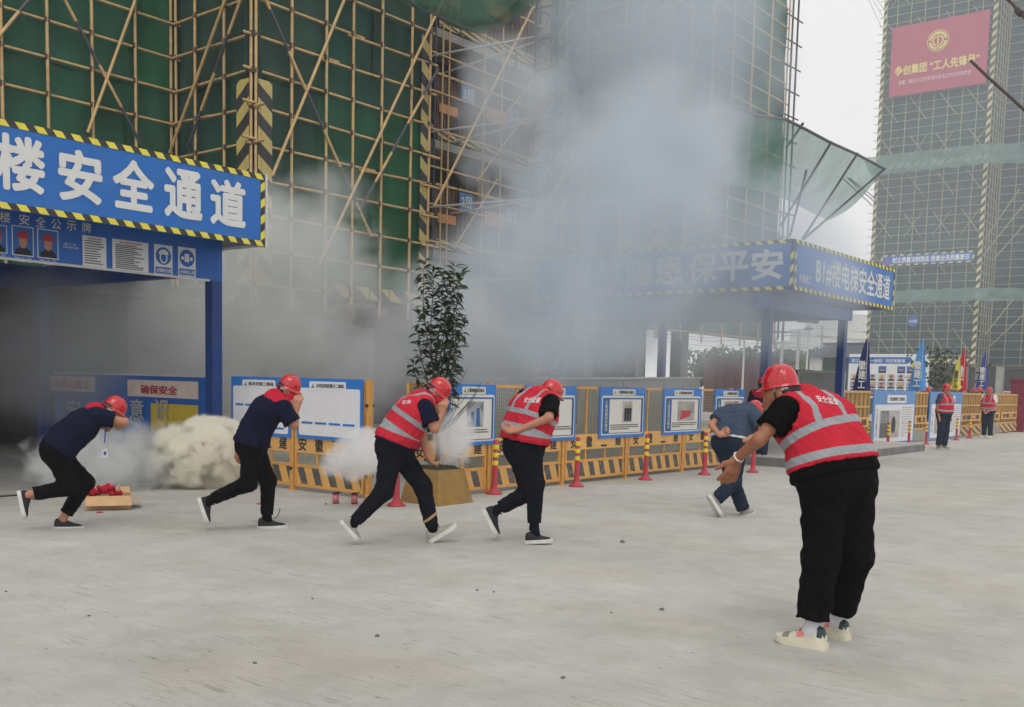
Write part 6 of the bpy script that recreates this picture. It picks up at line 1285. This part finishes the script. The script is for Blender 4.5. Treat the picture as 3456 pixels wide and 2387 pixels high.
# ================================================================ distance: guard house, wall, poles, lamps, trees, white blocks
m_gwall = mat('guard_green', rgb(52, 78, 72), .8, .12, 3); m_gwhite = mat('guard_white', (.6, .6, .58), .8, .08, 2); m_tile = mat('roof_tile', rgb(62, 70, 80), .7, .15, 8)
p = AT(2740, 1230, 66); gx, gy = p[0], p[1]; gh = thing('gate_house', 'small gate house with dark tiled roof and green and white walls', 'building', (gx, gy, 0)); gw = 3.0
part('wall', MB().box(gx, gx+4, gy-gw, gy, 0, 3.55), m_gwall, gh); part('pier', MB().box(gx-.25, gx-.005, gy-.75, gy+.05, 0, 3.6), m_gwhite, gh)
def roof(s, z0, z1, ov): 
    a = [(gx-ov-.2, gy+ov, z0), (gx+4+ov, gy+ov, z0), (gx+4+ov, gy-gw-ov, z0), (gx-ov-.2, gy-gw-ov, z0)]; m1, m2 = (gx+2, gy-.2, z1), (gx+2, gy-gw+.2, z1); s.tri(a[0], a[1], m1).tri(a[3], m2, a[2]).quad(a[0], m1, m2, a[3]).quad(a[1], a[2], m2, m1).quad(*a); return s
part('roof', roof(MB(), 3.56, 4.5, .35), m_tile, gh); part('ridge', MB().tube((gx+2, gy+.1, 4.52), (gx+2, gy-gw-.1, 4.52), .09, .09, 6), m_tile, gh)
for d in (.9, 2.1): part('strut', MB().tube((gx-.1, gy-d, 2.6), (gx-1.6, gy-d-.6, .1), .05, .05, 6), m_steelw, gh)
p = AT(2715, 1260, 44); e = thing('dark_tub', 'dark green tub standing before the gate house', 'tub', (p[0], p[1], 0)); part('body', lathe([(.34, .0), (.36, 1.5), (.42, 2.3), (.44, 2.34), (.4, 2.35)], 12), mat('tub_dark', rgb(38, 50, 48), .7, .15), e, True).location = (p[0], p[1], 0)
m_brick = mat('wall_maroon', rgb(104, 84, 88), .9, .12, 2)
cw_ = thing('boundary_wall', 'low maroon boundary wall seen through the lift passage', 'wall', (60, 32, 0)); a, b = AT(2380, 1240, 62), AT(2612, 1240, 62)
for k in range(4):
    q0, q1 = lerp(a, b, k/4), lerp(a, b, (k+1)/4); n = nrm((-(q1-q0)[1], (q1-q0)[0], 0))*.15; part('bay', MB().extrude([(0, 0), (.965, 0), (.965, 1), (0, 1)], lambda s, t, c: V3((q0[0]+(q1-q0)[0]*s, q0[1]+(q1-q0)[1]*s, 3.1*t))+n*c, 1), m_brick, cw_); part('pier', MB().box(q1[0]-.2, q1[0]+.2, q1[1]-.2, q1[1]+.2, 0, 3.3), m_brick, cw_)
m_pst = mat('pole_grey', (.38, .38, .38), .7, .1)
for i, (x, yt, dep, lb) in enumerate(((2636, 1108, 95, 'concrete power pole with cross arms behind the lift passage'), (2690, 1118, 88, 'concrete power pole with a transformer near the gate house'), (2614, 1145, 120, 'distant power pole above the tree line'), (2768, 1100, 130, 'slender mast rising beyond the gate house'))):
    p = AT(x, 1250, dep); zt_ = AT(x, yt, dep)[2]; e = thing('power_pole', lb, 'pole', (p[0], p[1], 0)); part('pole', MB().tube((p[0], p[1], 0), (p[0], p[1], zt_), .2, .13, 8), m_pst, e); dd = nrm((p[1], -p[0], 0))
    for z in (zt_-.4, zt_-1.4): part('cross_arm', MB().tube(V3((p[0], p[1], z))-dd*.9, V3((p[0], p[1], z))+dd*.9, .06, .06, 5), m_pst, e)
    for s_ in (-1, 1): part('wire', MB().path([V3((p[0], p[1], zt_-.4))+dd*.8*s_, V3((p[0], p[1], zt_-1.0))+dd*7*s_, V3((p[0], p[1], zt_-.3))+dd*16*s_], .02, 4), m_inner, e)
for i, (x, yt, dep, lb) in enumerate(((2722, 1090, 60, 'solar street lamp in front of the pale towers'), (2508, 1112, 55, 'solar street lamp seen between the passage posts'))):
    p = AT(x, 1250, dep); zt_ = AT(x, yt, dep)[2]; e = thing('street_lamp', lb, 'street lamp', (p[0], p[1], 0)); dd = nrm((p[1], -p[0], 0)); part('pole', MB().tube((p[0], p[1], 0), (p[0], p[1], zt_), .07, .05, 8), m_steelw, e); c_ = V3((p[0], p[1], zt_+.1))
    part('solar_panel', MB().quad(c_-dd*.6+ZU*.1, c_+dd*.6+ZU*.02, c_+dd*.5-ZU*.16+nrm(p)*.5, c_-dd*.7-ZU*.08+nrm(p)*.5), m_tile, e); part('lamp_head', lathe([(.05, -.45), (.3, -.4), (.2, -.3), (.05, -.25)], 10), m_steel, e).location = (p[0], p[1], zt_)
rt = random.Random(5); m_tl = [leaf_mat('far_leaf_a', (.05, .085, .04)), leaf_mat('far_leaf_b', (.07, .11, .05))]
def tree(x, ytop, dep, wid, label):
    p = AT(x, 1250, dep); zt_ = AT(x, ytop, dep)[2]; e = thing('tree', label, 'tree', (p[0], p[1], 0), 'trees beyond the site'); part('trunk', MB().path([(p[0], p[1], 0), (p[0]+.1, p[1], zt_*.35), (p[0], p[1]+.2, zt_*.7)], [.22, .16, .06], 7), m_bark, e); s = MB()
    for c in range(16):
        cx, cy_, cz = p[0]+rt.gauss(0, wid*.33), p[1]+rt.gauss(0, wid*.33), zt_*(.4+.5*rt.random()); r = wid*rt.uniform(.16, .34)
        for k in range(70):
            v = nrm((rt.gauss(0, 1), rt.gauss(0, 1), rt.gauss(0, 1)))*r*rt.random()**.4; q = V3((cx, cy_, cz))+v; a1 = nrm((rt.gauss(0, 1), rt.gauss(0, 1), rt.gauss(0, 1))); a2 = nrm(np.cross(a1, (rt.gauss(0, 1), rt.gauss(0, 1), .3))); l = rt.uniform(.2, .4); s.quad(q-a1*l, q-a2*l*.5, q+a1*l, q+a2*l*.5)
    part('crown', s, rt.choice(m_tl), e)
for i, (x, yt, dep, w_) in enumerate(((2490, 1190, 110, 4), (2540, 1180, 105, 4.5), (2590, 1195, 118, 4), (2640, 1185, 108, 5), (2680, 1178, 100, 4.5), (2715, 1188, 112, 4), (2455, 1185, 115, 5), (2775, 1195, 120, 4), (2400, 1190, 112, 5))): tree(x, yt, dep, w_, 'leafy green tree in the hazy row beyond the boundary wall')
p = AT(3165, 1250, 72); 
def block(x0, x1, yt, dep, label, m, nw, nf):
    a, b = AT(x0, 1250, dep), AT(x1, 1250, dep); zt_ = AT((x0+x1)/2, yt, dep)[2]; d = b-a; d[2] = 0; n = np.array((-d[1], d[0], 0)); n = nrm(n); n = n if n@a > 0 else -n; e = thing('apartment_block', label, 'building', (a[0], a[1], 0)); part('wall', MB().extrude([(0, 0), (1, 0), (1, 1), (0, 1)], lambda s, t, c: V3((a[0]+d[0]*s, a[1]+d[1]*s, zt_*t))+n*c, 12), m, e)
    for r in range(nf):
        for c in range(nw):
            s0 = (c+.25)/nw; z0 = zt_*(.08+.9*(r+.2)/nf); q0 = V3((a[0]+d[0]*s0, a[1]+d[1]*s0, z0))-n*.06; q1 = q0+d*.5/nw; part('window', MB().quad(q0, q1, q1+ZU*1.5, q0+ZU*1.5), m_pst, e)
block(2822, 2915, 1062, 170, 'plain white block behind the gate house roof', m_gwhite, 3, 0); block(2742, 2815, 1090, 330, 'pale hazy tower far beyond the gate house', m_gwhite, 5, 9); block(2690, 2735, 1110, 380, 'faint distant tower beside the pale hazy one', m_gwhite, 4, 10); block(2640, 2680, 1150, 400, 'low faint block on the skyline behind the power poles', m_gwhite, 4, 6)
st_ = thing('street_tree', 'thin young tree growing behind the far fence before the tower', 'tree', AT(3165, 1330, 45)*np.array((1, 1, 0))); q = AT(3165, 1330, 45); part('trunk', MB().path([(q[0], q[1], 0), (q[0], q[1], 1.8), (q[0]+.1, q[1], 3.2)], [.05, .04, .015], 6), m_bark, st_); s = MB()
for k in range(420):
    v = V3((rt.gauss(0, .5), rt.gauss(0, .5), rt.uniform(1.5, 3.5))); a1 = nrm((rt.gauss(0, 1), rt.gauss(0, 1), rt.gauss(0, 1))); a2 = nrm(np.cross(a1, (rt.gauss(0, 1), .2, rt.gauss(0, 1)))); c_ = V3((q[0], q[1], 0))+v; s.quad(c_-a1*.11, c_-a2*.05, c_+a1*.11, c_+a2*.05)
part('crown', s, m_leaf[0], st_)
# ================================================================ smoke and haze
def smoke_mat(name, dens, col, nscale, lo, hi, edge=.55, aniso=.0, seed=0, detail=4):
    m = bpy.data.materials.new(name); m.use_nodes = True; n = m.node_tree.nodes; l = m.node_tree.links; n.remove(n['Principled BSDF'])
    v = n.new('ShaderNodeVolumePrincipled'); v.inputs['Color'].default_value = (*col, 1); v.inputs['Anisotropy'].default_value = aniso
    tc = n.new('ShaderNodeTexCoord'); ln = n.new('ShaderNodeVectorMath'); ln.operation = 'LENGTH'; l.new(tc.outputs['Object'], ln.inputs[0])
    geo = n.new('ShaderNodeNewGeometry'); no = n.new('ShaderNodeTexNoise'); no.noise_dimensions = '4D'; no.inputs['W'].default_value = seed; no.inputs['Scale'].default_value = nscale; no.inputs['Detail'].default_value = detail; no.inputs['Roughness'].default_value = .58; no.inputs['Distortion'].default_value = .35; l.new(geo.outputs['Position'], no.inputs['Vector'])
    # billows push the soft edge of the cloud in and out
    sb_ = n.new('ShaderNodeMath'); sb_.operation = 'MULTIPLY_ADD'; sb_.inputs[1].default_value = -1.0; l.new(ln.outputs['Value'], sb_.inputs[0]); sb_.inputs[2].default_value = 1.0
    nz = n.new('ShaderNodeMath'); nz.operation = 'MULTIPLY_ADD'; l.new(no.outputs['Fac'], nz.inputs[0]); nz.inputs[1].default_value = edge*2; nz.inputs[2].default_value = -edge
    ad = n.new('ShaderNodeMath'); ad.operation = 'ADD'; l.new(sb_.outputs[0], ad.inputs[0]); l.new(nz.outputs[0], ad.inputs[1])
    mr = n.new('ShaderNodeMapRange'); mr.interpolation_type = 'SMOOTHSTEP'; mr.inputs['From Min'].default_value = lo; mr.inputs['From Max'].default_value = hi; mr.inputs['To Max'].default_value = dens; l.new(ad.outputs[0], mr.inputs['Value'])
    # fade to nothing at the domain's boundary
    fd = n.new('ShaderNodeMapRange'); fd.inputs['From Min'].default_value = 1.0; fd.inputs['From Max'].default_value = .85; l.new(ln.outputs['Value'], fd.inputs['Value']); mu = n.new('ShaderNodeMath'); mu.operation = 'MULTIPLY'; l.new(mr.outputs[0], mu.inputs[0]); l.new(fd.outputs[0], mu.inputs[1])
    l.new(mu.outputs[0], v.inputs['Density']); l.new(v.outputs[0], n['Material Output'].inputs['Volume'])
    return m
def ico():
    bm = bmesh.new(); bmesh.ops.create_icosphere(bm, subdivisions=3, radius=1.0); me = bpy.data.meshes.new('smoke_cloud'); bm.to_mesh(me); bm.free(); return me
def cloud(label, c, r, dens, col=(.93, .94, .96), nscale=1.0, lo=.05, hi=.55, edge=.55, axis=None, seed=0, rate=1.0, name='smoke_cloud', detail=4):
    me = ico(); m = smoke_mat(name+'_%d' % seed, dens, col, nscale, lo, hi, edge, 0, seed, detail); me.materials.append(m)
    try: m.cycles.volume_step_rate = rate
    except Exception: pass
    Rm = Vector(axis).to_track_quat('X', 'Z').to_matrix().to_4x4() if axis is not None else Matrix.Identity(4)
    o = link(name, me, None, Matrix.Translation(Vector(c)) @ Rm @ Matrix.Diagonal((*r, 1))); o['kind'] = 'stuff'; tag(o, label, 'smoke'); return o
CW, GR, BL = (.99, .972, .905), (.79, .81, .82), (.73, .79, .85)
cloud('dense cream smoke billowing at the foot of the blue canopy post', (8.35, 11.95, .46), (.8, .55, .58), 26, CW, 4.2, .06, .32, .85, (1, -.25, 0), 1, .4, detail=6)
cloud('broken white smoke rolling along the passage floor', (7.35, 12.35, .38), (1.5, .5, .6), 5, (.9, .91, .9), 2.8, .06, .45, .95, (1, -.1, 0), 2, .6)
cloud('grey smoke filling the passage under the near canopy', AT(330, 1200, 16.6), (2.6, 1.6, 1.7), .55, GR, .9, .0, .6, .6, (1, -.5, 0), 3)
a, b = V3(AT(660, 1220, 17.0)), V3(AT(1090, 780, 18.2)); cloud('pale smoke rising beside the blue post towards the scaffold', lerp(a, b, .5), (3.1, 1.4, 2.0), 1.0, (.88, .89, .88), 1.0, .02, .5, .95, b-a, 4, detail=5)
a, b = V3(AT(1560, 1290, 14.8)), V3(AT(2390, 430, 19.0)); cloud('wide bluish plume drifting across the far canopy', lerp(a, b, .5), (5.4, 2.0, 2.3), .66, BL, .75, .02, .5, 1.0, b-a, 5, detail=5)
cloud('smoke hanging before the hoist landing gates', AT(1740, 400, 18.5), (1.9, 1.3, 1.5), .6, (.74, .78, .82), 1.0, .02, .48, 1.0, (0, 0, 1), 6, detail=5)
cloud('thin blue smoke high against the far scaffold wing', AT(2215, 250, 24), (5.0, 3.4, 3.9), .42, BL, .5, .0, .55, .9, (1, .2, .9), 7, detail=5)
cloud('white puff rising from the red smoke tins', AT(1235, 1530, 12.1), (.62, .36, .34), 7, (.93, .93, .93), 3.4, .08, .4, .8, (1, -.7, .45), 8, .6)
cloud('small white puff behind the shrub planter', AT(1530, 1480, 12.9), (.5, .3, .36), 5, (.93, .93, .94), 3, .08, .45, .8, (0, 0, 1), 9, .7)
cloud('grey smoke spreading low behind the shrub', AT(1400, 1190, 15.0), (2.4, 1.5, 1.5), .55, GR, 1.1, .02, .55, .95, (1, -.8, .2), 10, detail=5)
cloud('faint blue haze of smoke over the lift passage sign', AT(2600, 900, 19.5), (2.8, 1.8, 2.3), .42, BL, .6, .0, .6, .6, (1, -.3, .3), 11)
cloud('low blue smoke lingering under the lift passage canopy', AT(2130, 1110, 16.5), (3.4, 1.3, 1.25), .34, BL, .8, .0, .6, .6, (1, -.35, .05), 13)
cloud('thin bluish smoke drifting before the tower with the red banner', AT(3100, 420, 52), (26, 15, 17), .007, BL, .12, .0, .6, .5, (1, .3, 0), 12)
hz = MB().box(-60, 460, -60, 330, -1, 52); hm_ = bpy.data.materials.new('haze'); hm_.use_nodes = True; n = hm_.node_tree.nodes; n.remove(n['Principled BSDF']); v = n.new('ShaderNodeVolumePrincipled'); v.inputs['Color'].default_value = (.93, .95, .98, 1); v.inputs['Density'].default_value = .0011; hm_.node_tree.links.new(v.outputs[0], n['Material Output'].inputs['Volume'])
o = link('haze', hz.mesh('haze', hm_)); o['kind'] = 'stuff'; tag(o, 'thin smoky haze filling the air over the whole site', 'haze')
